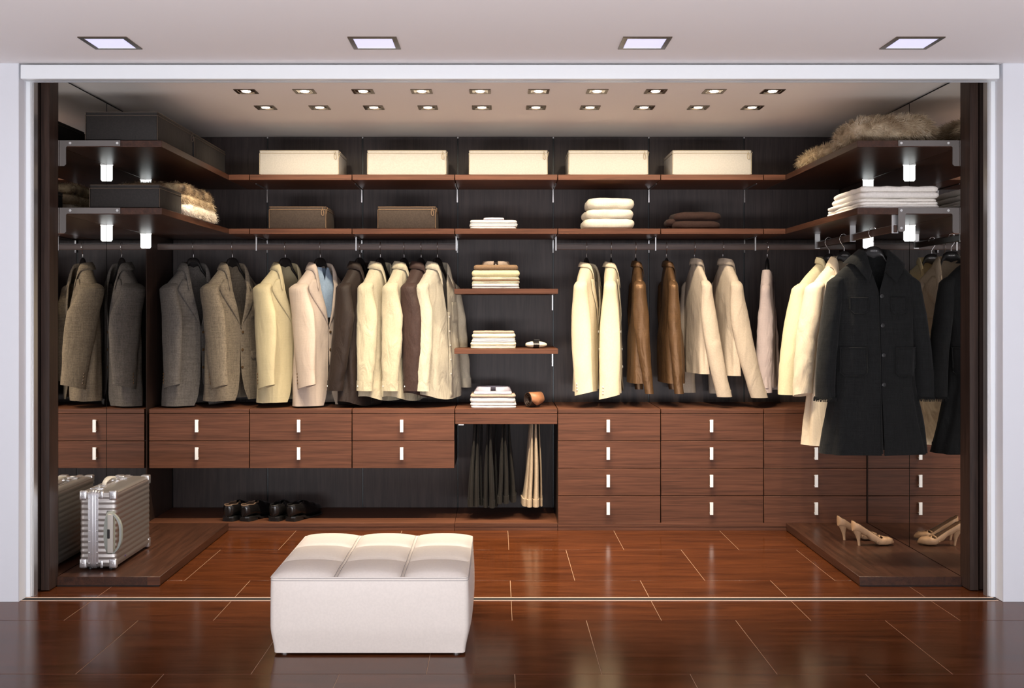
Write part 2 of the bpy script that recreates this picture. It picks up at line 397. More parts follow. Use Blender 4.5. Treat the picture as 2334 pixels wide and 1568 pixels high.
# trouser pull-out
a, b_ = BX[3]+0.0025, BX[4]-0.0025; cx = (a+b_)/2; hw = (b_-a)/2
t = thing('trouser_rack', 'walnut pull-out trouser rack with shallow front board under a counter', 'rack', (cx, YD, 0))
B(-hw, hw, 0, YB-YD-0.003, 0.6855, 0.711).build('top_board', M['walx'], t, bevel=0.001)
B(-hw, hw, 0.001, 0.02, 0.622, 0.682).build('front_board', M['walx'], t, bevel=0.0012)
B(-hw+0.02, -hw+0.05, -0.003, 0.012, 0.616, 0.621).build('catch', M['steel'], t)
for i in range(4):
    MB().cyl((-0.185+0.105*i+(0.06 if i == 3 else 0), 0.03, 0.640), (-0.185+0.105*i+(0.06 if i == 3 else 0), 0.44, 0.640), 0.006).build('trouser_bar', M['steel'], t)

# ================================================================== SHELVES
ZS = {'upper': 2.079, 'lower': 1.764}
SH = 0.031
def wallbracket(t, x, zt, dx=0.0):
    """slim metal bracket under a shelf at the wall: leg plus arm seen edge-on"""
    m = MB().box(x-0.004, x+0.004, YB-YD-0.024, YB-YD-0.004, -SH-0.083, -SH)
    o = m.build('bracket', M['chrome'], t); 
    MB().box(x-0.002, x+0.002, 0.16, YB-YD-0.024, -SH-0.007, -SH-0.0002).build('bracket_arm', M['bracket'], o)
names = {1: 'second', 2: 'third', 3: 'fourth', 4: 'fifth', 5: 'sixth'}
wh = {1: ('under the leftmost cream box', 'under the left brown box'), 2: ('under the second cream box', 'under the right brown box'),
      3: ('under the middle cream box', 'under the thin white shirt stack'), 4: ('under the fourth cream box', 'under the white sweaters'), 5: ('under the rightmost cream box', 'under the dark brown sweaters')}
for lv, zt in ZS.items():
    for k in range(1, 6):
        a, b_ = BX[k]+0.0025, BX[k+1]-0.0025; cx = (a+b_)/2; hw = (b_-a)/2
        t = thing('wall_shelf', '%s walnut back wall shelf %s' % (lv, wh[k][0 if lv == 'upper' else 1]), 'shelf', (cx, YD, zt))
        B(-hw, hw, 0, YB-YD-0.002, -SH, 0).build('shelf_board', M['walx'], t, bevel=0.001)
        wallbracket(t, hw+0.0 if k < 5 else hw, zt)
        if k == 1: wallbracket(t, -hw, zt)
    for sd in (0, 1):
        a, b_ = ((-1.5705, BX[1]-0.0025), (BX[6]+0.0025, 1.6825))[sd]; cx = (a+b_)/2; hw = (b_-a)/2
        t = thing('wall_shelf', 'short %s walnut filler shelf in the %s back corner' % (lv, ('left', 'right')[sd]), 'shelf', (cx, YD, zt))
        B(-hw, hw, 0, YB-YD-0.002, -SH, 0).build('shelf_board', M['walx'], t, bevel=0.001)
def Lbracket(t, sgn, xw, y, xlen, drop, m, tall=0.0, name='bracket', th=0.004, legw=0.031, armh=0.027, glow=False):
    """L plate in a plane facing the room: arm along the shelf end, leg down the wall. xw = wall x (local)"""
    def px(u): return xw - sgn*u        # u grows away from the wall
    pts = [(0, 0), (xlen, 0), (xlen, -armh)]
    if tall: pts += [(xlen, -tall+0.006), (xlen-0.006, -tall), (xlen-0.026, -tall), (xlen-0.032, -tall+0.006), (xlen-0.032, -armh-0.006), (xlen-0.038, -armh)]
    pts += [(legw+0.006, -armh), (legw, -armh-0.006), (legw, -drop+0.008), (legw-0.008, -drop), (0.0, -drop)]
    pts = [(max(u, 0.0015), z) for u, z in pts]
    mb = MB(); r0 = [(px(u), y, z) for u, z in pts]; r1 = [(px(u), y+th, z) for u, z in pts]
    mb.loft([r0, r1])
    o = mb.build(name, m, t)
    return o
M['screw'] = mat('screw_metal', (0.8, 0.82, 0.8), 0.2, 0.8)
def sideshelf(sd, lv, lab):
    zt = ZS[lv]; sgn = (-1, 1)[sd]; xw = (XL, XR)[sd]; xi = (-1.571, 1.684)[sd]
    cx = (xw+xi)/2
    t = thing('side_shelf', lab, 'shelf', (cx, YS, zt))
    a, b_ = sorted((xw-cx, xi-cx))
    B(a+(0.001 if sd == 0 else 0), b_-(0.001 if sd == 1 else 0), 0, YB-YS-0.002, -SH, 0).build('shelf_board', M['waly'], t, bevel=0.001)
    br = Lbracket(t, sgn, xw-cx, -0.005, 0.285, 0.12, M['bracket'], 0.112 if (sd == 1 and lv == 'lower') else 0)
    sp = [(0.052, -0.013), (0.272, -0.013)]
    if sd == 1 and lv == 'lower': sp.append((0.272, -0.095))
    for u, z in sp:
        x = xw-cx-sgn*u
        MB().cyl((x, -0.0085, z), (x, -0.004, z), 0.006, n=12).build('screw', M['screw'], br)
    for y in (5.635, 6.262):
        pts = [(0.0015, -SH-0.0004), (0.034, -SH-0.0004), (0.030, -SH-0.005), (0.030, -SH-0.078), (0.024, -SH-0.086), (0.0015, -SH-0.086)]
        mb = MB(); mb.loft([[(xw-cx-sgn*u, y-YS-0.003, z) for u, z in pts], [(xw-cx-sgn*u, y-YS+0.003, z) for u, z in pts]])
        mb.build('glare_bracket', M['glow'], t)['label'] = 'white metal bracket plate with painted glare at the mirror joint'  # glare painted as glow on a plain metal plate
    return t
sl = [sideshelf(0, 'upper', 'upper walnut side shelf on the left mirror, under the large dark boxes'),
      sideshelf(0, 'lower', 'lower walnut side shelf on the left mirror, under the fur throws'),
      sideshelf(1, 'upper', 'upper walnut side shelf on the right mirror, under the fur cushions'),
      sideshelf(1, 'lower', 'lower walnut side shelf on the right mirror, under the folded cream blankets')]
# centre column shelves
for zt, lab in ((1.413, 'floating centre shelf below the hanging rail gap, holding the brown shirt stack'), (1.0618, 'floating centre shelf holding four folded cream shirts and a rolled cream tie')):
    a, b_ = BX[3]+0.001, BX[4]-0.0015; cx = (a+b_)/2; hw = (b_-a)/2 + 0.0035
    t = thing('wall_shelf', lab, 'shelf', (cx, YD, zt))
    B(-hw, hw, 0, YB-YD-0.002, -0.030, 0).build('shelf_board', M['walx'], t, bevel=0.001)
    for x in (-hw+0.008, hw-0.008):
        MB().box(x-0.004, x+0.004, YB-YD-0.020, YB-YD-0.003, -0.125, -0.030).build('bracket', M['steel'], t)

# ================================================================== HANGING RAILS
YR = 6.48; ZR = 1.6846
def rail(x0, x1, sups, lab, n=None):
    cx = (x0+x1)/2
    t = thing('hanging_rail', lab, 'clothes rail', (cx, YR, ZR))
    pr = [(-0.006,-0.034),(0.006,-0.034),(0.008,-0.028),(0.008,-0.004),(0.005,0),(-0.005,0),(-0.008,-0.004),(-0.008,-0.028)]
    MB().loft([[(x0-cx, y, z) for y, z in pr], [(x1-cx, y, z) for y, z in pr]]).build('bar', M['rail'], t, bevel=0)
    MB().cyl((x0-cx, 0, 0.0015), (x1-cx, 0, 0.0015), 0.0022, n=6).build('rail_insert', M['steel'], t)
    for x in sups:
        MB().box(x-cx-0.0035, x-cx+0.0035, -0.0105, 0.0105, -0.038, 1.764-SH-ZR-0.0005).build('rail_bracket', M['steel'], t)
rail(XL+0.001, BX[3]+0.004, [X_(x, YR) for x in (585, 812, 1040)] , 'long wooden clothes rail carrying the jackets and shirts on the left')
rail(BX[4]-0.006, XR-0.001, [X_(x, YR) for x in (1267, 1494, 1721)], 'long wooden clothes rail carrying the cream and bronze jackets on the right')
t = thing('hanging_rail', 'short wooden clothes rail running beside the right mirror, carrying the black coat', 'clothes rail', (1.87, 5.66, ZR))
B(-0.008, 0.008, 5.045-5.66, 6.29-5.66, -0.034, 0.0).build('bar', M['raily'], t, bevel=0.003)
MB().cyl((0, 5.045-5.66, 0.0015), (0, 6.29-5.66, 0.0015), 0.0022, n=6).build('rail_insert', M['steel'], t)
for y in (5.06, 5.66, 6.285):
    B(-0.015, 0.015, y-5.66-0.003, y-5.66+0.003, -0.038, 1.764-SH-ZR-0.0005).build('rail_bracket', M['steel'], t)

# ================================================================== STORAGE BOXES
def storage_box(lab, x0, x1, y0, y1, z0, h, m, pipe, group, zipr=True, sag=0.004, back_zip=False):
    cx, cy = (x0+x1)/2, (y0+y1)/2; wd, dp = x1-x0, y1-y0
    t = thing('storage_box', lab, 'box', (cx, cy, z0), 0, group)
    lid = 0.016
    mb = MB(); rr = []
    for z, ins in ((0.0005, 0.004), (0.006, 0.0), (h-lid-0.002, 0.001)):
        rr.append(rrect(0, 0, wd-2*ins, dp-2*ins, 0.008, z, 4))
    mb.loft(rr); mb.build('box_body', m, t, True)
    mb = MB(); rr = []
    for z, ins in ((h-lid-0.0015, 0.001), (h-0.003, 0.0), (h, 0.004)):
        rr.append(rrect(0, 0, wd-2*ins, dp-2*ins, 0.008, z, 4))
    for k in range(1, 6):
        q = 1-k/6; rr.append([(x*q, y*q, h - sag*math.sin(PI/2*(1-q))) for x, y, z in rrect(0, 0, wd-0.008, dp-0.008, 0.008, 0, 4)])
    mb.loft(rr); mb.build('lid', m, t, True)
    pp = rrect(0, 0, wd+0.002, dp+0.002, 0.009, h-lid-0.001, 4); pp.append(pp[0])
    MB().tube(pp, 0.0016, 6).build('zip', pipe, t, True)
    pp = rrect(0, 0, wd-0.001, dp-0.001, 0.008, h-0.0015, 4); pp.append(pp[0])
    MB().tube(pp, 0.0018, 6).build('piping', pipe, t, True)
    for sx in (-1, 1):
        MB().tube([(sx*(wd/2-0.0008), -dp/2+0.0008, 0.004), (sx*(wd/2-0.0008), -dp/2+0.0008, h-lid)], 0.0015, 5).build('piping', pipe, t)
    if zipr:
        for sx, yy, ang in ((wd/2-0.022, -dp/2-0.003, 0.12), (wd/2+0.004, -dp/2+0.016, -0.45)):
            if back_zip: sx, yy = wd/2+0.004, dp/2-0.012-0.02*(ang > 0)
            p = Vector((sx, yy, h-lid+0.004))
            m2 = MB()
            m2.tube([p+Vector((0,0,0.006)), p+Vector((0.004,-0.001,0.001)), p+Vector((0.0,-0.002,-0.008))], 0.0022, 6)
            pts = []
            for i in range(13):
                a = 2*PI*i/12; q = Vector((0.0065*math.sin(a)*(0.5+0.5*(1-math.cos(a))/2+0.25), -0.002, -0.022-0.019*(-math.cos(a))*1-0.0))
                q = Vector((q.x*math.cos(ang)-q.z*math.sin(ang)*-1*-1, q.y, q.z*math.cos(ang)+q.x*math.sin(ang)))
                pts.append(p+q)
            m2.tube(pts, 0.0022, 6)
            m2.build('zip_pull', pipe, t, True)
    return t
for x0, x1, back, lab, wy in ((591, 772, 6.63, 'cream fabric storage box, leftmost of the five on the upper shelf', 0), (837, 1017, 6.66, 'cream fabric storage box, second from the left on the upper shelf', 0),
        (1069, 1248, 6.66, 'cream fabric storage box, middle one of the five on the upper shelf', 0), (1296, 1477, 6.62, 'cream fabric storage box, fourth from the left on the upper shelf', 0),
        (1533, 1713, 6.63, 'cream fabric storage box, rightmost of the five on the upper shelf', 0)):
    storage_box(lab, X_(x0, 6.292), X_(x1, 6.292), 6.292, back, 2.079, 0.144, M['box_w'], M['pipe_w'], 'cream boxes on the upper shelf', sag=0.002)
storage_box('brown fabric storage box with tan zip, the left one on the lower shelf', X_(613, 6.292), X_(743, 6.292), 6.292, 6.62, 1.764, 0.129, M['box_b'], M['pipe_b'], 'brown boxes on the lower shelf')
storage_box('brown fabric storage box with tan zip, the right one on the lower shelf', X_(861, 6.292), X_(993, 6.292), 6.292, 6.62, 1.764, 0.129, M['box_b'], M['pipe_b'], 'brown boxes on the lower shelf')
storage_box('large dark fabric box at the front of the upper left side shelf', -1.936, -1.596, 5.045, 5.63, 2.079, 0.137, M['box_d'], M['pipe_d'], 'dark boxes on the left side shelves', back_zip=True)
storage_box('large dark fabric box at the back of the upper left side shelf', -1.936, -1.594, 5.655, 6.30, 2.079, 0.135, M['box_d'], M['pipe_d'], 'dark boxes on the left side shelves', False)
storage_box('dark fabric box on the lower left side shelf beside the fur throws', -1.916, -1.586, 5.045, 5.40, 1.764, 0.110, M['box_d'], M['pipe_d'], 'dark boxes on the left side shelves', False)

# ================================================================== FOLDED TEXTILES
def nz(p, s=1.0, seed=0): return noise.noise(Vector((p[0]*s+seed, p[1]*s+seed*1.7, p[2]*s-seed)))
def slab(mb, cx, cy, z0, wd, dp, h, nzamp=0.002, seed=0.0, bulge=0.0, r=0.02, zf=None, nr=6, tilt=0.0):
    """soft rounded slab with its own wobble"""
    rings = []
    prof = [(PI*k/nr) for k in range(nr+1)]
    for a in prof:
        z = z0 + h/2 - h/2*math.cos(a); ins = (h/2)*(1-math.sin(a))*0.9
        ring = rrect(cx, cy, wd-2*ins, dp-2*ins, r, z, 9)
        # extra points along the straight runs
        dense = []
        for i, p in enumerate(ring):
            q = ring[(i+1) % len(ring)]; dense.append(p)
            if math.dist(p[:2], q[:2]) > 0.05:
                for j in range(1, 10): dense.append(tuple(lerp(p[c], q[c], j/10) for c in range(3)))
        rings.append(dense)
    top = rings[-1]; bot = rings[0]
    for k in range(1, 7):
        q = 1 - k/6.5
        rings.append([(cx+(x-cx)*q, cy+(y-cy)*q, z + bulge*(1-q*q)) for x, y, z in top])
    def dis(p):
        n1 = nz(p, 9, seed); n2 = nz(p, 22, seed+5)
        fz = zf(p[0], p[1]) if zf else 0
        f = 0 if p[2] < z0 + h*0.12 else 1
        return (p[0]+nzamp*1.5*n1, p[1]+nzamp*(n2+nz(p, 5, seed+9)), p[2]+f*(nzamp*n2*0.8+fz) + tilt*(p[0]-cx))
    return mb.loft([[dis(p) for p in r_] for r_ in rings])
def folded(lab, name, cat, cx, cy, z0, wd, dp, h, m, layers=2, group=None, seed=1.0, bulge=0.0, amp=0.002, collar=None, offs=0.003, r=0.02, part='fold'):
    rnd = random.Random(seed)
    t = thing(name, lab, cat, (cx, cy, z0), 0, group)
    lh = h/layers
    for i in range(layers):
        mb = MB()
        slab(mb, rnd.uniform(-offs, offs), rnd.uniform(-offs, offs)*0.6, i*lh-0.0005*i, wd-rnd.uniform(0, 2*offs), dp, lh*1.04, amp, seed*3+i*7, bulge if i == layers-1 else 0, r)
        mb.build(part, m, t, True, ang=70)
    return t
def collar_part(t, m, z, wd=0.13, h=0.03, y=-0.05, m2=None, spread=1.0):
    """stand-up folded shirt collar lying on top of a folded shirt, points to the front"""
    mb = MB(); rows = []
    n = 17
    for k in range(n):
        a = -PI*0.5 + PI*2*(k/(n-1))*0.94 + PI*0.06        # from front centre round the back
        a = -PI/2 + 0.16 + (2*PI-0.32)*k/(n-1)
        x = wd/2*math.cos(a); yy = y + 0.05 + 0.055*math.sin(a)
        e = abs(math.sin(a)) if math.sin(a) < 0 else 0
        tip = max(0, 1-min(k, n-1-k)/4.0)
        rows.append([(x*0.93, yy*1.0+0.003, z+h*0.15), (x*0.97, yy, z+h), (x*1.03, yy-0.003, z+h*1.02), (x*1.16*(1+0.20*tip*spread), yy-0.006-0.012*tip, z+h*(0.30-0.45*tip))])
    mb.grid(rows); return mb.build('collar', m, t, True, solid=0.0012, ang=60)
M['white'] = fabric('white_cotton', (0.58, 0.565, 0.55), 0.03, 0, 0.85, 0.10)
M['cream'] = fabric('cream_cotton', (0.64, 0.57, 0.42), 0.04, 0, 0.85, 0.12)
M['cream2'] = fabric('pale_yellow_cotton', (0.66, 0.60, 0.36), 0.04, 0, 0.85, 0.12)
M['lilac'] = fabric('lilac_cotton', (0.50, 0.46, 0.52), 0.05, 0, 0.85, 0.1)
M['khaki'] = fabric('khaki_cotton', (0.24, 0.15, 0.085), 0.08, 0, 0.8, 0.12)
M['taupe'] = fabric('taupe_cotton', (0.36, 0.28, 0.22), 0.06, 0, 0.8, 0.12)
M['knit'] = fabric('cream_knit', (0.58, 0.53, 0.44), 0.18, 0.14, 0.95, 0.12, 0.03, 2.0)
M['choc'] = fabric('chocolate_knit', (0.024, 0.010, 0.007), 0.15, 0, 0.85, 0.12)
M['blanket'] = fabric('ivory_blanket', (0.78, 0.74, 0.68), 0.04, 0, 0.9, 0.06)

fy = 6.44     # centre depth of the folded stacks
def stack(lab_fmt, items, cxp, wpx, z0, group, yf=6.31, dp=0.26, name='folded_shirt', cat='shirt'):
    cx = X_(cxp, yf); wd = wpx/ (F/yf); z = z0; out = []
    for i, (h, m, ly, lab, dw) in enumerate(items):
        t = folded(lab, name, cat, cx, yf+dp/2, z, wd*(1+dw), dp, h, M[m], ly, group, seed=cxp+i*3.1, amp=0.0022)
        z += h + 0.0004; out.append(t)
    return out
s1 = stack('', [(0.014, 'white', 1, 'thin folded white shirt at the bottom of the lower shelf stack', 0), (0.018, 'white', 2, 'thin folded white shirt in the middle of the stack on the lower shelf', 0.02),
    (0.019, 'white', 1, 'folded white shirt over the lilac collar, near the top of the lower shelf stack', 0.0), (0.014, 'lilac', 1, 'folded lilac shirt peeping out on top of the white shirts on the lower shelf', -0.55)], 1125, 107, 1.7642, 'folded shirts on the lower shelf')
collar_part(s1[-1], M['lilac'], 0.004, 0.075, 0.016)
s2 = stack('', [(0.012, 'white', 1, 'folded white shirt lowest in the stack below the brown collared shirt', 0), (0.016, 'white', 1, 'folded white shirt second from the bottom below the brown collared shirt', 0),
    (0.015, 'cream', 2, 'folded pale yellow shirt with thin folds in the brown collared stack', 0), (0.010, 'khaki', 1, 'thin khaki shirt edge in the middle of the brown collared stack', -0.02), (0.014, 'cream', 2, 'folded cream shirt under the thick yellow one in the brown collared stack', 0),
    (0.040, 'cream2', 1, 'thick pale yellow shirt right under the brown collared shirt', 0.01), (0.030, 'khaki', 1, 'folded brown shirt with a standing collar on top of its stack', -0.06)], 1130, 109, 1.4132, 'folded shirts on the upper centre shelf')
collar_part(s2[-1], M['taupe'], 0.022, 0.150, 0.033)
MB().ball((0, -0.065, 0.036), 0.004, n=8).build('button', M['white'], s2[-1])
s3 = stack('', [(0.017, 'cream', 2, 'folded cream shirt at the bottom of the stack beside the rolled cream tie', 0.03), (0.020, 'cream', 1, 'folded cream shirt second from the bottom beside the rolled cream tie', 0.02), (0.022, 'white', 2, 'folded off-white shirt third in the stack beside the rolled cream tie', -0.02),
    (0.028, 'cream', 1, 'folded cream shirt just under the grey one beside the rolled cream tie', -0.03), (0.014, 'taupe', 1, 'folded grey taupe shirt on top of the cream stack, lower centre shelf', -0.08)], 1125, 102, 1.062, 'folded shirts on the lower centre shelf')
collar_part(s3[-1], M['taupe'], 0.002, 0.12, 0.014, spread=0.3)
s4 = stack('', [(0.030, 'white', 2, 'folded bright white shirt at the bottom of the counter stack', 0.0), (0.032, 'white', 1, 'folded bright white shirt in the middle of the counter stack', 0.0), (0.018, 'taupe', 1, 'folded taupe shirt under the grey collar on the counter stack', -0.02),
    (0.012, 'lilac', 1, 'folded pale grey shirt with open collar topping the counter stack', -0.15)], 1124, 105, 0.7112, 'folded shirts on the counter')
collar_part(s4[-1], M['lilac'], 0.004, 0.19, 0.034, spread=0.5)
for i, (h, lab) in enumerate(((0.062, 'thick folded cream knitted sweater, bottom of three'), (0.056, 'thick folded cream knitted sweater, middle of three'), (0.064, 'thick folded cream knitted sweater, top of three'))):
    folded(lab, 'folded_sweater', 'sweater', X_(1390, 6.31)+0.003*i, 6.47, 1.7642+sum((0.062, 0.056, 0.064)[:i]), (118-4*i)/388.0, 0.30, h, M['knit'], 1, 'cream sweaters on the lower shelf', seed=60+i*4, bulge=0.006, amp=0.007, r=0.05)
for i, (h, lab) in enumerate(((0.050, 'folded dark brown sweater, lower of the two'), (0.048, 'folded dark brown sweater with rolled sleeve, upper of the two'))):
    t = folded(lab, 'folded_sweater', 'sweater', X_(1592, 6.31), 6.45, 1.7642+0.05*i, 0.285, 0.26, h, M['choc'], 1, 'brown sweaters on the lower shelf', seed=80+i*6, bulge=0.010, amp=0.006, r=0.05)
    if i == 1:
        mb = MB(); slab(mb, -0.145, -0.03, -0.025, 0.075, 0.14, 0.04, 0.006, 5, 0.004, 0.03); mb.build('sleeve', M['choc'], t, True, ang=70)
# folded ivory blankets on the right side shelf
xb0, xb1 = 1.7125, 2.088
for i, (z, h, lab, y1) in enumerate(((0, 0.050, 'folded ivory wool blanket with layered edges, lower of the two', 5.60), (0.0505, 0.056, 'folded ivory wool blanket with stitched edge, upper of the two', 5.52))):
    t = thing('folded_blanket', lab, 'blanket', ((xb0+xb1)/2, (5.06+y1)/2, 1.7643+z), 0, 'ivory blankets on the right side shelf')
    ly = (3, 2)[i]
    for k in range(ly):
        mb = MB(); lh = h/ly
        slab(mb, 0.004*math.sin(k*2.1), 0.006*k, k*lh, xb1-xb0-0.004*k, y1-5.06-0.014*k, lh*1.02, 0.005, 20+i*9+k*3, 0, 0.025)
        mb.build('fold', M['blanket'], t, True, ang=70)
# rolled ties
def rolled_tie(lab, cx, cy, z0, r0, r1, wd, m, rot, flap):
    t = thing('rolled_tie', lab, 'tie', (cx, cy, z0), rot)
    rows = []; n = 66; turns = 2.6
    for k in range(n):
        u = k/(n-1); a = -PI/2 + turns*2*PI*(1-u) ; rr = lerp(r1, r0, u)
        y, z = rr*math.cos(a), rr*math.sin(a) + r1
        hw = wd/2*(1-0.25*u)
        rows.append([(-hw, y, z), (-hw*0.5, y, z+0.001), (hw*0.5, y, z+0.001), (hw, y, z)])
    mb = MB(); mb.grid(rows); mb.build('tie_roll', m, t, True, solid=0.0045, ang=60)
    mb = MB(); fr = []
    for k in range(10):
        u = k/9; a = PI*0.60 + u*PI*0.62; rr = r1+0.005
        y, z = rr*math.cos(a)*1.04, rr*math.sin(a)+r1
        hw = wd/2*1.05*(1 if u < 0.7 else 1-(u-0.7)/0.3*0.92)
        fr.append([(-hw, y, z), (0, y-0.002, z+0.0005), (hw, y, z)])
    mb.grid(fr); mb.build('tie_tip', flap, t, True, solid=0.003, ang=60)
    return t
M['tie_b'] = fabric('brown_silk', (0.30, 0.13, 0.062), 0.05, 0, 0.42, 0.05)
M['tie_d'] = fabric('dark_brown_silk', (0.030, 0.015, 0.009), 0.05, 0, 0.4, 0.05)
rolled_tie('rolled brown silk tie on the counter beside the white shirts', X_(1216, 6.40), 6.40, 0.7122, 0.020, 0.043, 0.085, M['tie_d'], 0.55, M['tie_b'])
t = thing('rolled_belt', 'cream rolled tie with a black band on the lower centre shelf', 'tie', (X_(1222, 6.38), 6.38, 1.0625), 0.1)
mb = MB(); rings = []
for k in range(15):
    u = k/14; x = -0.062+0.124*u; q = math.sin(PI*min(1, max(0.02, u*0.9+0.06)))**0.55
    hz = 0.021*q; hy = 0.05*q
    rings.append([(x, hy*math.cos(a), 0.021+hz*math.sin(a)*(1 if math.sin(a) > 0 else 0.98)) for a in [2*PI*i/18 for i in range(18)]])
mb.loft(rings); mb.build('tie_body', M['cream'], t, True)
mb = MB(); mb.loft([[(x, 0.052*math.cos(a), 0.022+0.0235*math.sin(a)) for a in [2*PI*i/18 for i in range(18)]] for x in (-0.022, 0.012)]); mb.build('black_band', M['black'], t, True)
B(-0.016, 0.02, -0.02, 0.02, 0.045, 0.052).build('band_knot', M['black'], t, bevel=0.002)
t['label'] = 'small rolled cream tie with a black band, beside the cream shirts'

# ================================================================== FUR
def furmat(name, cols, scale=4.0):
    m = mat(name, cols[0], 0.6); N, L, b = nodes(m)
    mp = coords(m, (scale, scale, scale)); n = N.new('ShaderNodeTexNoise'); n.inputs['Scale'].default_value = 1.6; n.inputs['Detail'].default_value = 3
    L.new(mp.outputs[0], n.inputs['Vector'])
    r = ramp(m, n.outputs[0], [(0.32 + 0.36*i/(len(cols)-1), c) for i, c in enumerate(cols)])
    L.new(r.outputs[0], b.inputs['Base Color']); b.inputs['Specular IOR Level'].default_value = 0.3
    return m
M['fur_a'] = furmat('fawn_fur', [(0.22, 0.15, 0.085), (0.46, 0.36, 0.24), (0.62, 0.53, 0.40)], 7)
M['fur_b'] = furmat('beige_fur', [(0.30, 0.21, 0.12), (0.60, 0.48, 0.31)], 12)
M['fur_c'] = furmat('cream_fur', [(0.50, 0.42, 0.32), (0.80, 0.72, 0.60)], 14)
M['fur_d'] = furmat('brindled_fur', [(0.035, 0.025, 0.018), (0.25, 0.17, 0.10), (0.58, 0.46, 0.28)], 9)
def fur(base, m, parent, count, length, flow, seed=1, zmin=0.004, width=0.0014):
    me = base.data; rnd = random.Random(seed); polys = me.polygons; areas = [p.area for p in polys]
    idx = rnd.choices(range(len(polys)), weights=areas, k=count)
    vs = []; fs = []; co = [v.co.copy() for v in me.vertices]; fl_ = Vector(flow)
    for i in idx:
        p = polys[i]; vv = p.vertices; 
        if len(vv) > 4: continue
        a, b_, c = co[vv[0]], co[vv[1]], co[vv[2]]
        u, v = rnd.random(), rnd.random()
        if len(vv) == 4:
            q = a.lerp(b_, u).lerp(co[vv[3]].lerp(c, u), v)
        else:
            if u+v > 1: u, v = 1-u, 1-v
            q = a+(b_-a)*u+(c-a)*v
        if q.z < zmin: continue
        n = p.normal
        clump = Vector((nz(q, 28, 3), nz(q, 28, 7), nz(q, 28, 11)))*0.9
        d = (n*0.55 + fl_ + clump + Vector((rnd.gauss(0, .22), rnd.gauss(0, .22), rnd.gauss(0, .18)))).normalized()
        L_ = length*rnd.uniform(0.55, 1.15)
        side = d.cross(Vector((rnd.gauss(0, 1), rnd.gauss(0, 1), rnd.gauss(0, 1)))).normalized()*width*0.5
        e = q+d*L_*0.55; e2 = q+d*L_+Vector((0, 0, -0.22*L_)) + fl_*0.15*L_
        if e2.z < 0.001: e2.z = 0.001 + rnd.random()*0.002
        if e.z < 0.001: e.z = 0.001
        o = len(vs); vs += [q-side, q+side, e+side*0.75, e-side*0.75, e2]; fs += [(o, o+1, o+2, o+3), (o+3, o+2, o+4)]
    mb = MB(); mb.v = [tuple(x) for x in vs]; mb.f = fs
    o = mb.build('fur', m, parent, True, ang=180); o['kind'] = 'stuff'
    return o
def fur_cushion(lab, cx, cy, z0, wd, dp, h, rot, m, seed):
    t = thing('fur_cushion', lab, 'cushion', (cx, cy, z0), rot, 'fur cushions on the upper right shelf')
    rings = []; n = 44; K = 15
    for k in range(K):
        a = PI*(k+0.25)/(K-0.5); 
        z = h/2 - h/2*math.cos(a); s_ = math.sin(a)**0.42
        ring = []
        for i in range(n):
            ph = 2*PI*i/n; cx_, sy_ = math.cos(ph), math.sin(ph)
            x = wd/2*abs(cx_)**0.6*(1 if cx_ > 0 else -1); y = dp/2*abs(sy_)**0.6*(1 if sy_ > 0 else -1)
            ring.append((x*s_, y*s_, z*(1+0.10*nz((x, y, 0), 6, seed))))
        rings.append(ring)
    mb = MB(); mb.loft(rings); b_ = mb.build('cushion_body', m, t, True, ang=180)
    fur(b_, m, t, 15000, 0.042, (0.30, -0.15, -0.05), seed, 0.003, 0.0013)
    return t
fur_cushion('shaggy fawn fur cushion at the front of the upper right side shelf', 1.905, 5.33, 2.0795, 0.40, 0.50, 0.135, 0.0, M['fur_a'], 3)
fur_cushion('flatter golden fur cushion at the back of the upper right side shelf', 1.89, 5.94, 2.0795, 0.36, 0.62, 0.09, 0.0, M['fur_b'], 5)
for i, (h, m, lab, dx) in enumerate(((0.066, 'fur_c', 'folded cream fur throw, lowest of the three beside the dark box', 0.02), (0.055, 'fur_b', 'folded beige fur throw, middle of the three beside the dark box', 0.0), (0.062, 'fur_d', 'folded brindled fur throw with dark streaks, topmost of three', -0.01))):
    z = 1.7645 + (0, 0.060, 0.108)[i]
    t = thing('folded_fur_throw', lab, 'throw', (-1.755+dx*0.4, 5.73, z), 0, 'fur throws on the lower left side shelf')
    mb = MB(); slab(mb, 0, 0, 0, 0.36+dx, 0.56, h, 0.006, 40+i*5, 0.004, 0.05); b_ = mb.build('fold', M[m], t, True, ang=180)
    fur(b_, M[m], t, 9000, 0.022, (0.10, -0.05, -0.15), 10+i, 0.003, 0.0013)

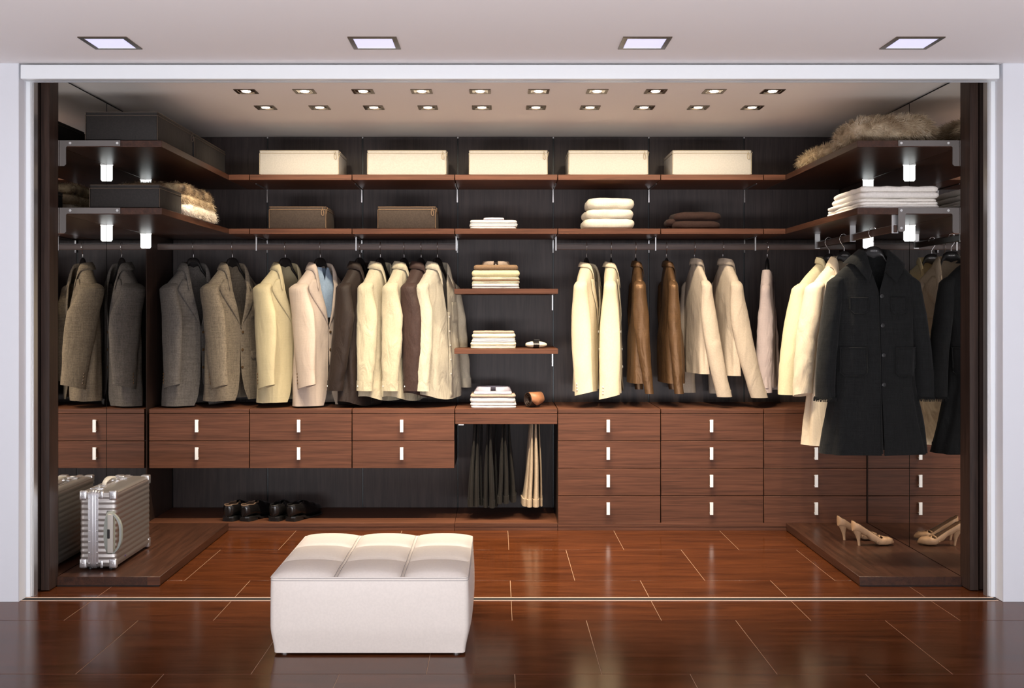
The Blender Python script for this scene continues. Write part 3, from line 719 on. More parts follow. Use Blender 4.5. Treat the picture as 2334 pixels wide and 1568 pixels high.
# ================================================================== GARMENTS
def hanger(lab, x, y, zr, yaw, perp, w_=0.20, top=-0.078, group=None, arch=True, m='black', wide=0.055, logo=False, prof=None):
    """black shaped clothes hanger; perp = heading across the rail, for the hook"""
    zt = zr + top
    t = thing('clothes_hanger', lab, 'hanger', (x, y, zt), 0, group)
    cy, sy_ = math.cos(yaw), math.sin(yaw)
    mb = MB(); rings = []; n = 24
    for k in range(n+1):
        u = -1 + 2*k/n; a = abs(u); xx = u*w_
        zt_ = -0.045*a**1.0*(w_/0.2)*1.6 - 0.018*(a*w_/0.06)**2*(1 if a*w_ < 0.06 else 0) - (0.018 if a*w_ >= 0.06 else 0)
        zt_ = -(0.030*min(1, (a*w_/wide))**2.2 + 0.42*max(0, a*w_-wide*0.9))
        if prof: zt_ = curve(prof, a*w_) if a*w_ < 0.05 else plin(prof, a*w_)
        th = lerp(0.064, 0.016, min(1, a*w_/0.075)); ty = lerp(0.006, 0.010, min(1, a*2))
        yb = -0.03*a*a*0
        ring = []
        for i in range(10):
            ph = 2*PI*i/10
            ring.append((xx, yb+ty*math.cos(ph), zt_-th/2+th/2*math.sin(ph)))
        rings.append([(p[0]*cy-p[1]*sy_, p[0]*sy_+p[1]*cy, p[2]) for p in ring])
    mb.loft(rings); mb.build('hanger_body', M[m], t, True, ang=60)
    q = Vector((math.cos(perp), math.sin(perp), 0)); zz = zr - zt
    pts = [(0, 0.0), (0, 0.018), (-0.010, 0.034), (-0.021, 0.052), (-0.0235, zz-0.012), (-0.019, zz+0.004), (-0.009, zz+0.0125), (0.003, zz+0.0125), (0.013, zz+0.004), (0.0165, zz-0.010)]
    # smooth
    P_ = [Vector((q.x*a, q.y*a, z)) for a, z in pts]; S = []
    for i in range(len(P_)-1):
        p0, p1, p2, p3 = P_[max(0, i-1)], P_[i], P_[i+1], P_[min(len(P_)-1, i+2)]
        for j in range(4):
            u = j/4; S.append(0.5*((2*p1)+(p2-p0)*u+(2*p0-5*p1+4*p2-p3)*u*u+(3*p1-p0-3*p2+p3)*u**3))
    S.append(P_[-1])
    MB().tube(S, 0.0017, 6).build('hook', M['chrome'], t, True)
    if logo:
        pts = [(0.021*math.cos(2*PI*i/28)*cy+0.0085*sy_, 0.021*math.cos(2*PI*i/28)*sy_-0.0085*cy, -0.026+0.0062*math.sin(2*PI*i/28)) for i in range(29)]
        mb = MB(); mb.tube(pts, 0.0005, 5)
        rnd = random.Random(4)
        for i in range(11):
            xx = -0.014+0.0028*i; z0, z1 = -0.0275-0.001*(i % 3 == 0), -0.0245+0.001*(i % 4 == 1)
            mb.box(xx*cy+0.0085*sy_-0.0007, xx*cy+0.0085*sy_+0.0007, xx*sy_-0.0087*cy, xx*sy_-0.0083*cy, z0, z1)
        mb.build('oval_emblem', M['steel'], t)
    return t
class Body:
    """torso surface: z levels -> half width, half depth, opening; folds"""
    def __init__(s, L, a, b, g, zv, fold=(0.006, 7), seed=0, lean=0.0, p=0.8):
        s.L, s.a, s.b, s.g, s.zv, s.fold, s.seed, s.lean, s.p = L, a, b, g, zv, fold, seed, lean, p
    def gap(s, z): return plin(s.g, z)
    def pt(s, z, t, off=0.0):
        a = plin(s.a, z)+off; b_ = plin(s.b, z)+off
        amp = s.fold[0]*(0.25+0.75*ss((s.L*0.85-z)/(s.L*0.85)))*(1 if z < s.L-0.12 else 0)
        k = s.fold[1]; f = amp*(math.sin(k*t+s.seed+1.5*math.sin(2*z/s.L*3))+0.6*math.sin((k*1.7)*t+2*s.seed+z*3))
        f += 0.004*noise.noise(Vector((math.sin(t)*2.5+s.seed, math.cos(t)*2.5, z*7)))*(1 if z < s.L-0.06 else 0.2)
        sn, cs = math.sin(t), math.cos(t)
        x = (a+f)*abs(sn)**s.p*(1 if sn >= 0 else -1); y = -(b_+f)*abs(cs)**s.p*(1 if cs >= 0 else -1)
        return Vector((x, y + s.lean*(s.L-z), z))
    def tx(s, z, x):
        a = plin(s.a, z); q = max(-0.999, min(0.999, x/a)); r = abs(q)**(1/s.p)
        return math.asin(r)*(1 if x >= 0 else -1)
    def at(s, z, x, off=0.0): return s.pt(z, s.tx(z, x), off)
    def mesh(s, nz_=30, nt=56, hem=0.012, hemcurve=None, skew=0.0):
        rows = []; zs = [0.0]
        low = s.L-0.14
        zs = [low*k/(nz_-10) for k in range(nz_-9)] + [low+0.14*k/12 for k in range(1, 13)]
        for i, z in enumerate(zs):
            g = s.gap(z); a = plin(s.a, z); t0 = math.asin(min(0.98, g/a))**1.0 if g > 0 else 0.0
            t0 = s.tx(z, g) if g > 0 else 0.0
            row = []
            for k in range(nt+1):
                t = t0 + (2*PI-2*t0)*k/nt
                zz = z
                if hemcurve:
                    zz = z + hemcurve(t)*max(0, 1-z/0.25)
                p = s.pt(z, t); p.z = zz; row.append(p)
            rows.append(row)
        inner = []
        for dz, ins in ((0.002, 0.006), (0.05, 0.008)):
            inner.append([Vector((p.x*(1-ins*4), p.y*(1-ins*8)+0, p.z+dz)) for p in rows[0]])
        mb = MB(); mb.grid(list(reversed(inner))+rows)
        return mb
    def patch(s, x0, x1, z0, z1, off, nx=6, nz_=6, rnd_=0.0, edge=0.0):
        rows = []
        for j in range(nz_+1):
            v = j/nz_; z = lerp(z0, z1, v); ins = 0
            if rnd_ > 0 and z-z0 < rnd_: q = 1-(z-z0)/rnd_; ins = rnd_*(1-math.sqrt(max(0, 1-q*q)))
            rows.append([s.at(z, lerp(x0+ins, x1-ins, i/nx), off if 0 < j < nz_ and 0 < i < nx or edge == 0 else edge) for i in range(nx+1)])
        mb = MB(); mb.grid(rows); return mb
def sleeve(sx, zs, x0, Ls, swing, out, ru, rv, back=0.02, seed=0.0, n=22, nt=20, wr=0.0025, cap=0.05, sh_b=0.05, rot=0.0, ru0=None, cutang=0.0, bulge=0.0, fwd=0.0, tb=0.9):
    """sleeve tube hanging from the shoulder; sx = side (-1 near, +1 far)"""
    rings = []
    def ring(c, a, b_, z, kk, tw=0.0, u=0):
        r_ = []
        for i in range(nt):
            ph = 2*PI*i/nt
            w1 = 1+wr*20*noise.noise(Vector((math.cos(ph)*1.6+seed, math.sin(ph)*1.6+z*14, z*9+seed)))*kk
            x = a*math.cos(ph)*w1; y = b_*math.sin(ph)*w1
            x, y = x*math.cos(tw)-y*math.sin(tw), x*math.sin(tw)+y*math.cos(tw)
            r_.append(Vector((c[0]+x, c[1]+y, z + cutang*(-y)*ss((u-0.8)/0.2))))
        return r_
    for k in range(n+1):
        u = k/n; z = zs - Ls*u
        cxx = x0 + out[0]*math.sin(PI*min(1, u*1.0)*0.5)*1.0 + out[1]*u
        cyy = back*math.sin(PI*u) - swing*u**1.7 - fwd*ss(u*3.5)
        a = lerp(ru[0], ru[1], u); b_ = lerp(rv[0], rv[1], u)*(1+bulge*math.sin(PI*min(1, u/0.85))**1.0*(1-0.2*u)) if u < 0.85 else lerp(rv[0], rv[1], u)
        if u < 0.3: b_ *= lerp(tb, 1, ss(u/0.3))
        rings.append(ring((sx*cxx, cyy), a, b_, z, ss(u*3), rot*u*sx, u))
    # rounded cap over the shoulder
    c0 = (sx*x0, 0.0)
    caps = []
    for q in (0.999, 0.97, 0.9, 0.78, 0.6, 0.38, 0.18):
        s_ = math.sqrt(1-q*q)
        a, b_ = ru[0]*s_*1.0, rv[0]*tb*s_**0.9
        caps.append(ring((sx*(x0-0.030*q), 0.0), a, b_, zs+cap*q, 0.1))
    allr = caps+rings
    e = rings[-1]; c = sum(e, Vector())/len(e)
    allr.append([c+(p-c)*0.90+Vector((0, 0, 0.001)) for p in e]); allr.append([c+(p-c)*0.85+Vector((0, 0, 0.04)) for p in e])
    mb = MB(); mb.loft(allr, True, True); return mb, rings
def collar(bd, fall, stand, zf, m, t, ext=0.0, name='collar', th=0.0016, flat=0.5, pt_=0.5, close=0.0, rnd_=False):
    """turned collar round the neck. zf = height where it ends at the front edge"""
    L = bd.L; pts = []
    for k in range(7):                                   # down the front, left side
        z = lerp(zf, L-0.004, k/6); g = max(bd.gap(z), 0.004); pts.append((bd.at(z, -g, 0.002), k/6*0.5))
    a = plin(bd.a, L)*0.95; b_ = plin(bd.b, L)*0.9
    tg = bd.tx(L, -max(bd.gap(L), 0.004))
    arc = []
    for k in range(1, 10):
        tt = lerp(tg, -PI, k/9.5); p = bd.pt(L, tt, 0.0); p.z = L+0.012*math.sin(PI/2*k/9.5); arc.append((p, 0.5+0.5*k/9.5))
    left = pts+arc; right = [(Vector((-p.x, p.y, p.z)), u) for p, u in reversed(left)]
    mid = bd.pt(L, PI, 0.0); mid.z = L+0.012
    path = left+[(mid, 1.0)]+right
    rows = []
    c = Vector((0, 0, 0))
    for p, u in path:
        d = Vector((p.x, p.y+ (0.0), 0)); d.y = d.y if u > 0.5 else d.y*0.6-0.01
        if d.length < 1e-4: d = Vector((0, 1, 0))
        d.normalize()
        f = fall*(1+pt_*(1-ss(u/0.5))) ; st = stand*ss(0.15+u*1.6)
        out = d*f*flat + Vector((0, 0, -f*math.sqrt(max(0, 1-flat*flat))))
        top = p+Vector((0, 0, st))
        rows.append([p-d*0.002+Vector((0, 0, -0.012)), top-d*0.001, top+d*0.004+Vector((0, 0, 0.001)), top+d*0.008+out*0.45, top+d*0.006+out])
    # keep the turned part outside the body
    for r_ in rows:
        for i in (3, 4):
            p = r_[i]
            if p.z < L-0.001:
                aa = plin(bd.a, p.z)+0.007; bb = plin(bd.b, p.z)+0.009
                e = (abs(p.x)/aa)**2.4+(abs(p.y-bd.lean*(L-p.z))/bb)**2.4
                if e < 1:
                    sgn = 1 if p.y-bd.lean*(L-p.z) >= 0 else -1
                    yy = bb*(max(0, 1-min(1, (abs(p.x)/aa))**2.4))**(1/2.4)
                    p.y = sgn*yy + bd.lean*(L-p.z)
                    if abs(p.x) > aa*0.9 and e < 1: p.x = math.copysign(max(abs(p.x), aa*0.9), p.x)
    mb = MB(); mb.grid(rows); return mb.build(name, m, t, True, solid=th, ang=70)
def lapel(bd, sx, zb, zt, wmax, m, t, z_max=None, wt=0.045, off=0.007):
    """turned-back lapel along the front edge from the top button up to the notch"""
    rows = []; n = 14; zm = z_max or lerp(zb, zt, 0.80)
    for k in range(n+1):
        u = k/n; z = lerp(zb, zt, u)
        w_ = wmax*ss(u/((zm-zb)/(zt-zb)))**0.8 if z <= zm else lerp(wmax, wt, (z-zm)/(zt-zm))
        g = max(bd.gap(z), 0.002); o = off*(0.3+0.7*ss(u*3))
        zo = z - 0.02*u*(0 if z > zm else 1)*0
        rows.append([bd.at(z, sx*g, 0.001), bd.at(z, sx*(g+0.003), o*1.1), bd.at(z, sx*(g+w_*0.35), o), bd.at(z, sx*(g+w_*0.7), o*0.95), bd.at(zo, sx*(g+w_), o*0.75)])
    mb = MB(); mb.grid(rows); return mb.build('lapel', m, t, True, solid=0.0018, ang=70)
def button(p, nrm, r, m, parent, name='button'):
    n = Vector(nrm).normalized(); p = Vector(p)
    mb = MB(); mb.tube([p-n*0.001, p+n*0.0022, p+n*0.0030], [r, r, r*0.75], 12)
    return mb.build(name, m, parent, True, ang=50)
M['lining'] = fabric('dark_lining', (0.06, 0.05, 0.045), 0.1, 0, 0.6, 0.1)
M['btn_k'] = mat('black_button', (0.008, 0.008, 0.008), 0.4)
M['btn_d'] = mat('brown_horn_button', (0.10, 0.06, 0.03), 0.25)
M['btn_w'] = mat('pearl_button', (0.75, 0.72, 0.66), 0.25)
def garment(kind, lab, hx, hy, zr, yaw, perp, m, L=0.83, hw=0.182, hem_w=0.195, dep=0.078, hem_d=0.088, drop=0.115, Ls=0.575, swing=(0.05, 0.05), out=(0.018, -0.005), back=-0.018,
            cat='jacket', group=None, ru=(0.036, 0.032), rv=(0.070, 0.062), nbtn=3, neck=0.066, zvf=None, fold=(0.004, 6), seed=0.0, hang_lab=None, lab_short=None, btn='btn_d', cuffs=4,
            ztop=None, logo=False, lean=0.0, hgroup=None, flap=True, shift=(0, 0), hyaw=None, wide=0.055, cap=0.040, wl=0.082, cuff=True, open_=0.0, wr=0.0025, waist=0.96, colfall=0.05, stand=0.0, fwd=0.0, hangtop=-0.078):
    zt = ztop if ztop is not None else zr - 0.128
    base = {'jacket': 'jacket', 'shirt': 'shirt', 'blouse': 'blouse', 'coat': 'coat'}[kind]
    dz_ = zt-(zr+hangtop); prof = [(0, 0), (0.02, -0.003), (0.04, -0.016), (0.052, min(-0.03, dz_-0.004)), (0.072, dz_-0.034), (hw-0.055, dz_-drop*0.62-0.040), (hw-0.025, dz_-drop*0.9-0.048)]
    hn = hanger(hang_lab, hx, hy, zr, yaw if hyaw is None else hyaw, perp, hw-(0.03 if kind in ('jacket', 'coat') else 0.055), hangtop, hgroup, logo=logo, wide=wide, prof=prof)
    t = thing(base, lab, cat, (hx+shift[0], hy+shift[1], zt-L), yaw, group)
    zsh = L-drop
    zv = zvf if zvf is not None else (L-0.37 if kind == 'jacket' else L-0.30)
    a = [(0, hem_w), (L*0.35, hem_w*waist), (L-0.25, hw*0.96), (zsh-0.03, hw*0.98), (zsh, hw-0.008), (zsh+drop*0.38, hw-0.050), (L-0.014, 0.080), (L, 0.068)]
    b = [(0, hem_d), (L*0.4, hem_d*0.88), (L-0.25, dep), (zsh, dep*0.80), (zsh+drop*0.5, min(0.052, dep*0.78)), (L, min(0.046, dep*0.66))]
    if kind == 'jacket': g = [(0, 0.05), (0.05, 0.026), (0.16, 0.006), (L*0.42, 0.001), (zv, 0.001), (lerp(zv, L, 0.6), 0.050), (L, neck-0.004)]
    elif kind == 'shirt': g = [(0, open_), (zv, open_+0.001), (L-0.05, 0.030), (L, neck-0.016)]
    elif kind == 'coat': g = [(0, 0.006), (0.3, 0.0015), (zv, 0.0015), (L-0.05, 0.045), (L, 0.056)]
    else: g = [(0, open_), (zv, open_), (L-0.03, 0.05), (L, 0.062)]
    bd = Body(L, a, b, g, zv, fold, seed, lean)
    hc = None
    if kind == 'shirt': hc = lambda tt: 0.035*(0.5-0.5*math.cos(2*tt)) - 0.0
    bd.mesh(hemcurve=hc).build('garment_body', m, t, True, ang=75)
    # sleeves: near (-x) and far (+x)
    for sx, sw in ((-1, swing[0]), (1, swing[1])):
        mb, rg = sleeve(sx, zsh-0.028, hw-0.012, Ls, sw, out, ru, rv, back, seed+sx, wr=wr, cap=cap, cutang=0.25 if kind == 'jacket' else 0.0, bulge=0.20 if kind == 'jacket' and cuffs else 0.12, fwd=fwd if sx < 0 else 0, tb=0.88 if kind == 'jacket' else 0.74)
        so = mb.build('sleeve', m, t, True, ang=75)
        e = rg[-1]; c = sum(e, Vector())/len(e); n = len(e)
        if kind == 'shirt' or (kind == 'blouse' and cuff):
            k2 = len(rg)-3; rr = []
            for q in (0, 1, 2):
                rq = rg[k2+q]; cc = sum(rq, Vector())/len(rq); rr.append([cc+(p-cc)*1.05+Vector((0, 0, -0.004 if q == 2 else 0)) for p in rq])
            MB().loft(rr, False, False).build('cuff', m, so, True, ang=60)
        if cuffs:
            idx = [i for i in range(n)]
            # buttons on the outer back edge of the sleeve
            ph = PI*0.66 if sx < 0 else PI*0.34
            for j in range(cuffs):
                zz = 0.03+0.016*j if kind == 'jacket' else 0.022+0.0*j
                u = 1-zz/Ls; kf = u*(len(rg)-1); k0 = int(kf); fr = kf-k0
                i0 = int(round(ph/(2*PI)*n)) % n
                if sx < 0: i0 = int(round((PI*0.80)/(2*PI)*n))
                p = rg[k0][i0].lerp(rg[min(k0+1, len(rg)-1)][i0], fr); cc = (sum(rg[k0], Vector())/n)
                nn = Vector((p.x-cc.x, p.y-cc.y, 0))
                p = p + nn.normalized()*(0.001 if kind == 'jacket' else 0.003)
                button(p, nn, 0.0062 if kind == 'jacket' else 0.0048, M[btn], so)
                if kind != 'jacket': break
    if kind == 'jacket':
        for sx in (-1, 1): lapel(bd, sx, zv-0.01, L-0.085, wl, m, t, z_max=L-0.135)
        collar(bd, colfall, 0.010, L-0.10, m, t, flat=0.42, pt_=0.25)
        # facing inside
        for j in range(nbtn):
            z = zv-0.03-j*0.105
            if z < 0.1: break
            p = bd.at(z, 0.013, 0.002); button(p, (0.1, -1, 0), 0.0085, M[btn], t)
        if flap:
            for sx in (1,):
                x0, x1 = 0.075, min(0.185, hw*0.92); bd.patch(x0, x1, L*0.30, L*0.30+0.05, 0.005, 8, 4, 0.012).build('pocket_flap', m, t, True, solid=0.002)
            bd.patch(0.075, 0.165, L-0.315, L-0.293, 0.004, 6, 2).build('chest_pocket', m, t, True, solid=0.0018)
    elif kind == 'shirt':
        collar(bd, 0.046, 0.014, L-0.055, m, t, flat=0.38, pt_=0.75)
        bd.patch(0.0+open_, 0.030+open_, 0.012, zv+0.02, 0.0028, 3, 24).build('placket', m, t, True, solid=0.001)
        for j in range(nbtn):
            z = zv-0.01-j*0.085
            if z > 0.06: p = bd.at(z, 0.014+open_, 0.004); button(p, (0, -1, 0), 0.005, M[btn], t)
        bd.patch(0.06, 0.165, L-0.34, L-0.22, 0.0028, 6, 6, 0.0).build('chest_pocket', m, t, True, solid=0.001)
    elif kind == 'blouse':
        if stand: collar(bd, 0.034, stand, L-0.04, m, t, flat=0.22, pt_=0.2)
    elif kind == 'coat':
        collar(bd, 0.100, 0.016, L-0.095, m, t, flat=0.74, pt_=-0.22)
        for j in range(nbtn):
            z = zv-0.02-j*0.145; p = bd.at(z, 0.012, 0.003); button(p, (0, -1, 0), 0.0105, M['btn_k'], t)
    return t, bd
# fabrics of the hanging clothes
M['grey_wool'] = fabric('grey_wool', (0.110, 0.098, 0.088), 0.1, 0.30, 0.95, 0.22, 0.05)
M['tweed'] = fabric('taupe_tweed', (0.185, 0.150, 0.108), 0.1, 0.32, 0.95, 0.22, 0.05)
M['cr_jkt'] = fabric('cream_yellow_linen', (0.49, 0.42, 0.26), 0.05, 0.05, 0.9, 0.2)
M['be_jkt'] = fabric('pale_beige_linen', (0.49, 0.40, 0.33), 0.05, 0.05, 0.9, 0.25)
M['br_sh'] = fabric('dark_brown_cotton', (0.020, 0.012, 0.009), 0.1, 0, 0.6, 0.35)
M['br_sh2'] = fabric('plum_brown_cotton', (0.042, 0.022, 0.018), 0.1, 0, 0.6, 0.35)
M['cr_sh'] = fabric('cream_shirt_cotton', (0.49, 0.43, 0.30), 0.04, 0, 0.75, 0.45, 0.15, 1, 11)
M['cr_sh2'] = fabric('ivory_shirt_cotton', (0.49, 0.44, 0.34), 0.04, 0, 0.75, 0.45, 0.15, 1, 11)
M['bright'] = fabric('bright_cream_cotton', (0.66, 0.57, 0.40), 0.04, 0, 0.85, 0.2)
M['bronze'] = fabric('bronze_shimmer', (0.135, 0.074, 0.036), 0.25, 0.15, 0.38, 0.35, 0.0, 2)
M['bronze'].node_tree.nodes['Principled BSDF'].inputs['Metallic'].default_value = 0.5
M['sand'] = fabric('sand_cotton', (0.52, 0.43, 0.33), 0.04, 0, 0.85, 0.3)
M['pink'] = fabric('pale_pink_lace', (0.50, 0.41, 0.385), 0.10, 0.05, 0.85, 0.35)
M['pale_y'] = fabric('pale_yellow_twill', (0.64, 0.57, 0.37), 0.03, 0, 0.85, 0.22)
M['trench'] = fabric('pale_beige_gabardine', (0.68, 0.57, 0.42), 0.03, 0, 0.8, 0.4)
M['blk'] = fabric('black_boucle', (0.0085, 0.009, 0.009), 0.35, 0.45, 0.95, 0.3, 0.04, 2)
M['blue_sh'] = fabric('light_blue_cotton', (0.27, 0.36, 0.47), 0.05, 0, 0.8, 0.3)
def hxp(px): return X_(px, YR)
R = math.radians
J = 'men jackets on the left rail'; S_ = 'shirts on the left rail'; W_ = 'women jackets on the right rail'; HG = 'black hangers on the left rail'; HG2 = 'black hangers on the right rail'
PF = PI/2    # hooks cross the long rails front to back
Lc = dict(perp=PF, zr=ZR, hy=YR-0.0)
def G(kind, lab, px, yw, m, hl, **k):
    base = dict(Lc); base.update(k)
    return garment(kind, lab, hxp(px), yaw=R(yw), m=M[m], hang_lab=hl, **base)
Lc['hgroup'] = HG
JK = dict(rv=(0.086, 0.072), fwd=0.032)
G('jacket', 'dark grey wool jacket, leftmost on the rail beside the mirror', 441, 48, 'grey_wool', 'black hanger holding the dark grey jacket', L=0.835, swing=(0.03, 0.02), group=J, seed=1, **JK)
G('jacket', 'taupe tweed jacket with dark buttons, second from the left', 530, 52, 'tweed', 'black hanger holding the taupe tweed jacket', L=0.805, swing=(0.08, 0.02), group=J, seed=2.2, **JK)
G('jacket', 'cream yellow linen jacket on the left rail beside the tweed jacket', 650, 48, 'cr_jkt', 'black hanger holding the cream yellow jacket', L=0.815, swing=(0.05, 0.02), group=J, seed=3.1, out=(0.03, -0.005), **JK)
jk, bd = G('jacket', 'pale pinkish beige jacket worn over a light blue shirt', 730, 50, 'be_jkt', 'black hanger holding the pale beige jacket', L=0.835, swing=(0.06, 0.02), group=J, seed=4.3, **JK)
# light blue shirt inside it
ib = Body(0.30, [(0, 0.12), (0.16, 0.13), (0.28, 0.066), (0.30, 0.056)], [(0, 0.062), (0.16, 0.058), (0.27, 0.036), (0.30, 0.036)], [(0, 0.0), (0.22, 0.0), (0.30, 0.02)], 0.2, (0.002, 5), 2)
t = thing('shirt', 'light blue shirt showing inside the pale beige jacket', 'shirt', (hxp(730), YR, ZR-0.128-0.312), R(50), S_)
ib.mesh(14, 40).build('garment_body', M['blue_sh'], t, True, ang=75)
SK = dict(hw=0.170, hem_w=0.175, dep=0.066, hem_d=0.088, out=(0.012, 0.03), ru=(0.036, 0.032), rv=(0.068, 0.052), fwd=0.014, group=S_, cat='shirt', btn='btn_w', wr=0.006, Ls=0.60, back=-0.008, drop=0.11, fold=(0.007, 6), nbtn=5)
def SH_(lab, px, yw, m, hl, **k):
    d = dict(SK); d.update(k); return G('shirt', lab, px, yw, m, hl, **d)
SH_('dark brown shirt with a white cuff button, leftmost shirt on the rail', 820, 60, 'br_sh', 'black hanger holding the dark brown shirt', L=0.84, swing=(-0.05, 0.02), seed=5, out=(0.035, 0.0))
SH_('cream shirt hanging between the two dark brown shirts, the left one', 867, 62, 'cr_sh', 'black hanger holding the left cream shirt', L=0.81, swing=(0.0, 0.02), seed=6, out=(0.025, 0.0))
SH_('cream shirt hanging between the two dark brown shirts, the right one', 921, 64, 'cr_sh', 'black hanger holding the middle cream shirt', L=0.81, swing=(0.0, 0.02), seed=7.4, out=(0.025, 0.0))
SH_('plum brown shirt between two cream shirts, second from the right', 960, 66, 'br_sh2', 'black hanger holding the plum brown shirt', L=0.79, swing=(0.02, 0.02), seed=8.2, out=(0.02, 0.0))
SH_('ivory shirt, rightmost on the left rail beside the shelves', 997, 56, 'cr_sh2', 'black hanger holding the ivory shirt', L=0.80, swing=(0.02, 0.05), seed=9.7, hem_d=0.095)
# right rail
Lc['hgroup'] = HG2
WK = dict(hw=0.185, hem_w=0.185, group=W_, cat='jacket', cuffs=0, back=0.0, cuff=False, drop=0.10)
def WG(kind, lab, px, yw, m, hl, **k):
    d = dict(WK); d.update(k); return G(kind, lab, px, yw, m, hl, **d)
WG('jacket', 'bright cream jacket with chest pockets, leftmost on the right rail', 1337, 70, 'bright', 'black hanger holding the leftmost cream jacket', L=0.75, dep=0.06, hem_d=0.07, swing=(0.025, 0.0), out=(0.012, 0), shift=(0.010, 0), seed=11, btn='btn_w', cuffs=3, wl=0.05, Ls=0.63, rv=(0.046, 0.056), colfall=0.032)
WG('jacket', 'bright cream jacket, second from the left on the right rail', 1393, 82, 'bright', 'black hanger holding the second cream jacket', L=0.76, dep=0.052, hem_d=0.066, swing=(-0.005, 0.0), out=(0.012, 0), seed=12, btn='btn_w', cuffs=3, wl=0.05, Ls=0.65, rv=(0.042, 0.062), colfall=0.032)
WG('blouse', 'shiny bronze blouse, the left of two on the right rail', 1449, 88, 'bronze', 'black hanger holding the left bronze blouse', L=0.70, dep=0.036, hem_d=0.058, swing=(0.055, 0.03), shift=(0.008, 0), seed=13, cat='blouse', Ls=0.63, rv=(0.048, 0.026), ru=(0.034, 0.028), wr=0.006, stand=0.016)
WG('blouse', 'shiny bronze blouse, the right of two on the right rail', 1519, 92, 'bronze', 'black hanger holding the right bronze blouse', L=0.70, dep=0.034, hem_d=0.070, swing=(0.03, 0.07), shift=(0.008, 0), lean=-0.03, seed=14.5, cat='blouse', Ls=0.63, rv=(0.038, 0.027), ru=(0.034, 0.028), wr=0.006, stand=0.016)
WG('blouse', 'sand coloured jacket with sleeve swung right, the left of two', 1583, 100, 'sand', 'black hanger holding the left sand coloured jacket', L=0.645, hem_w=0.175, dep=0.032, hem_d=0.036, swing=(0.105, 0.02), shift=(0.010, 0), seed=15, Ls=0.65, rv=(0.042, 0.046), ru=(0.036, 0.034), wr=0.003, stand=0.030)
WG('blouse', 'sand coloured jacket with sleeve swung right, the right of two', 1648, 100, 'sand', 'black hanger holding the right sand coloured jacket', L=0.655, hem_w=0.185, dep=0.044, hem_d=0.050, swing=(0.135, 0.02), shift=(0.015, 0), seed=16, Ls=0.655, rv=(0.050, 0.052), ru=(0.036, 0.034), wr=0.003, stand=0.030)
WG('blouse', 'pale pink embroidered blouse, rightmost on the long right rail', 1749, 72, 'pink', 'black hanger holding the pale pink blouse', L=0.70, hw=0.155, hem_w=0.17, dep=0.045, hem_d=0.055, swing=(-0.015, 0.02), seed=17, cat='blouse', Ls=0.61, rv=(0.036, 0.052), ru=(0.030, 0.032), drop=0.09, ztop=ZR-0.155, wr=0.006, out=(0.0, 0.0))
# side rail beside the right mirror
G3 = 'clothes on the side rail'
def RG(kind, lab, y, yw, m, hl, **k):
    d = dict(perp=0.0, zr=ZR, hgroup='black hangers on the side rail', back=0.0, group=G3, cuffs=0, logo=True); d.update(k)
    return garment(kind, lab, k.pop('x', 1.87), hy=y, yaw=R(yw), m=M[m], hang_lab=hl, **{q: v for q, v in d.items() if q != 'x'})
RG('blouse', 'pale yellow wide sleeved jacket at the back of the side rail', 6.06, 18, 'pale_y', 'black hanger with oval emblem holding the pale yellow jacket', L=0.66, hw=0.20, hem_w=0.20, dep=0.07, hem_d=0.07, swing=(0.0, 0.0), out=(0.065, 0.01), cat='jacket', seed=18, Ls=0.585, rv=(0.07, 0.06), ru=(0.046, 0.060), cuff=False, drop=0.125, stand=0.02)
tc, bdt = RG('jacket', 'pale beige trench coat between the yellow jacket and black coat', 5.80, 14, 'trench', 'black hanger with oval emblem holding the beige trench coat', L=0.99, hw=0.19, hem_w=0.235, dep=0.075, hem_d=0.09, swing=(0.0, 0.0), out=(0.06, 0.01), cat='coat', seed=19, Ls=0.57, rv=(0.07, 0.055), ru=(0.046, 0.052), nbtn=4, wl=0.09, colfall=0.06, wr=0.006, fold=(0.008, 6), drop=0.125, waist=0.86)
ct, bdc = RG('coat', 'long black boucle coat with four patch pockets, front of the side rail', 5.36, 3, 'blk', 'black hanger with oval emblem holding the black coat', x=1.875, L=0.99, hw=0.205, hem_w=0.268, dep=0.075, hem_d=0.11, swing=(0.02, 0.02), out=(0.05, 0.01), cat='coat', seed=20, Ls=0.575, rv=(0.062, 0.056), ru=(0.042, 0.048), nbtn=4, zvf=0.80, btn='black', fold=(0.008, 8), waist=0.74, drop=0.115, ztop=1.565, wr=0.003)
mb = MB(); rows = []
for k in range(49):
    tt = 2*PI*k/48; rows.append([bdt.pt(0.555, tt, 0.004), bdt.pt(0.595, tt, 0.005)])
mb.grid(rows).build('belt', M['trench'], tc, True, solid=0.003)
B(-0.02, 0.03, -0.01, 0.006, -0.004, 0.052).build('belt_knot', M['trench'], tc, bevel=0.006, segs=2).location = bdt.at(0.55, -0.03, 0.01)
for x0, x1, z0, z1 in ((-0.140, -0.055, 0.69, 0.775), (0.05, 0.135, 0.69, 0.775), (-0.185, -0.065, 0.385, 0.53), (0.07, 0.185, 0.385, 0.53)):
    po = bdc.patch(x0, x1, z0, z1, 0.006, 8, 8, 0.02).build('patch_pocket', M['blk'], ct, True, solid=0.003)
    pts = []
    for u in range(9): pts.append(bdc.at(z1-0.004, lerp(x0, x1, u/8), 0.009))
    q = [bdc.at(lerp(z1, z0+0.02, u/6), x0+0.003, 0.009) for u in range(7)] + [bdc.at(z0+0.003, lerp(x0+0.02, x1-0.02, u/5), 0.009) for u in range(6)] + [bdc.at(lerp(z0+0.02, z1, u/6), x1-0.003, 0.009) for u in range(7)]
    MB().tube(pts, 0.0035, 6).tube(q, 0.003, 6).build('fringe_trim', M['blk'], po, True)
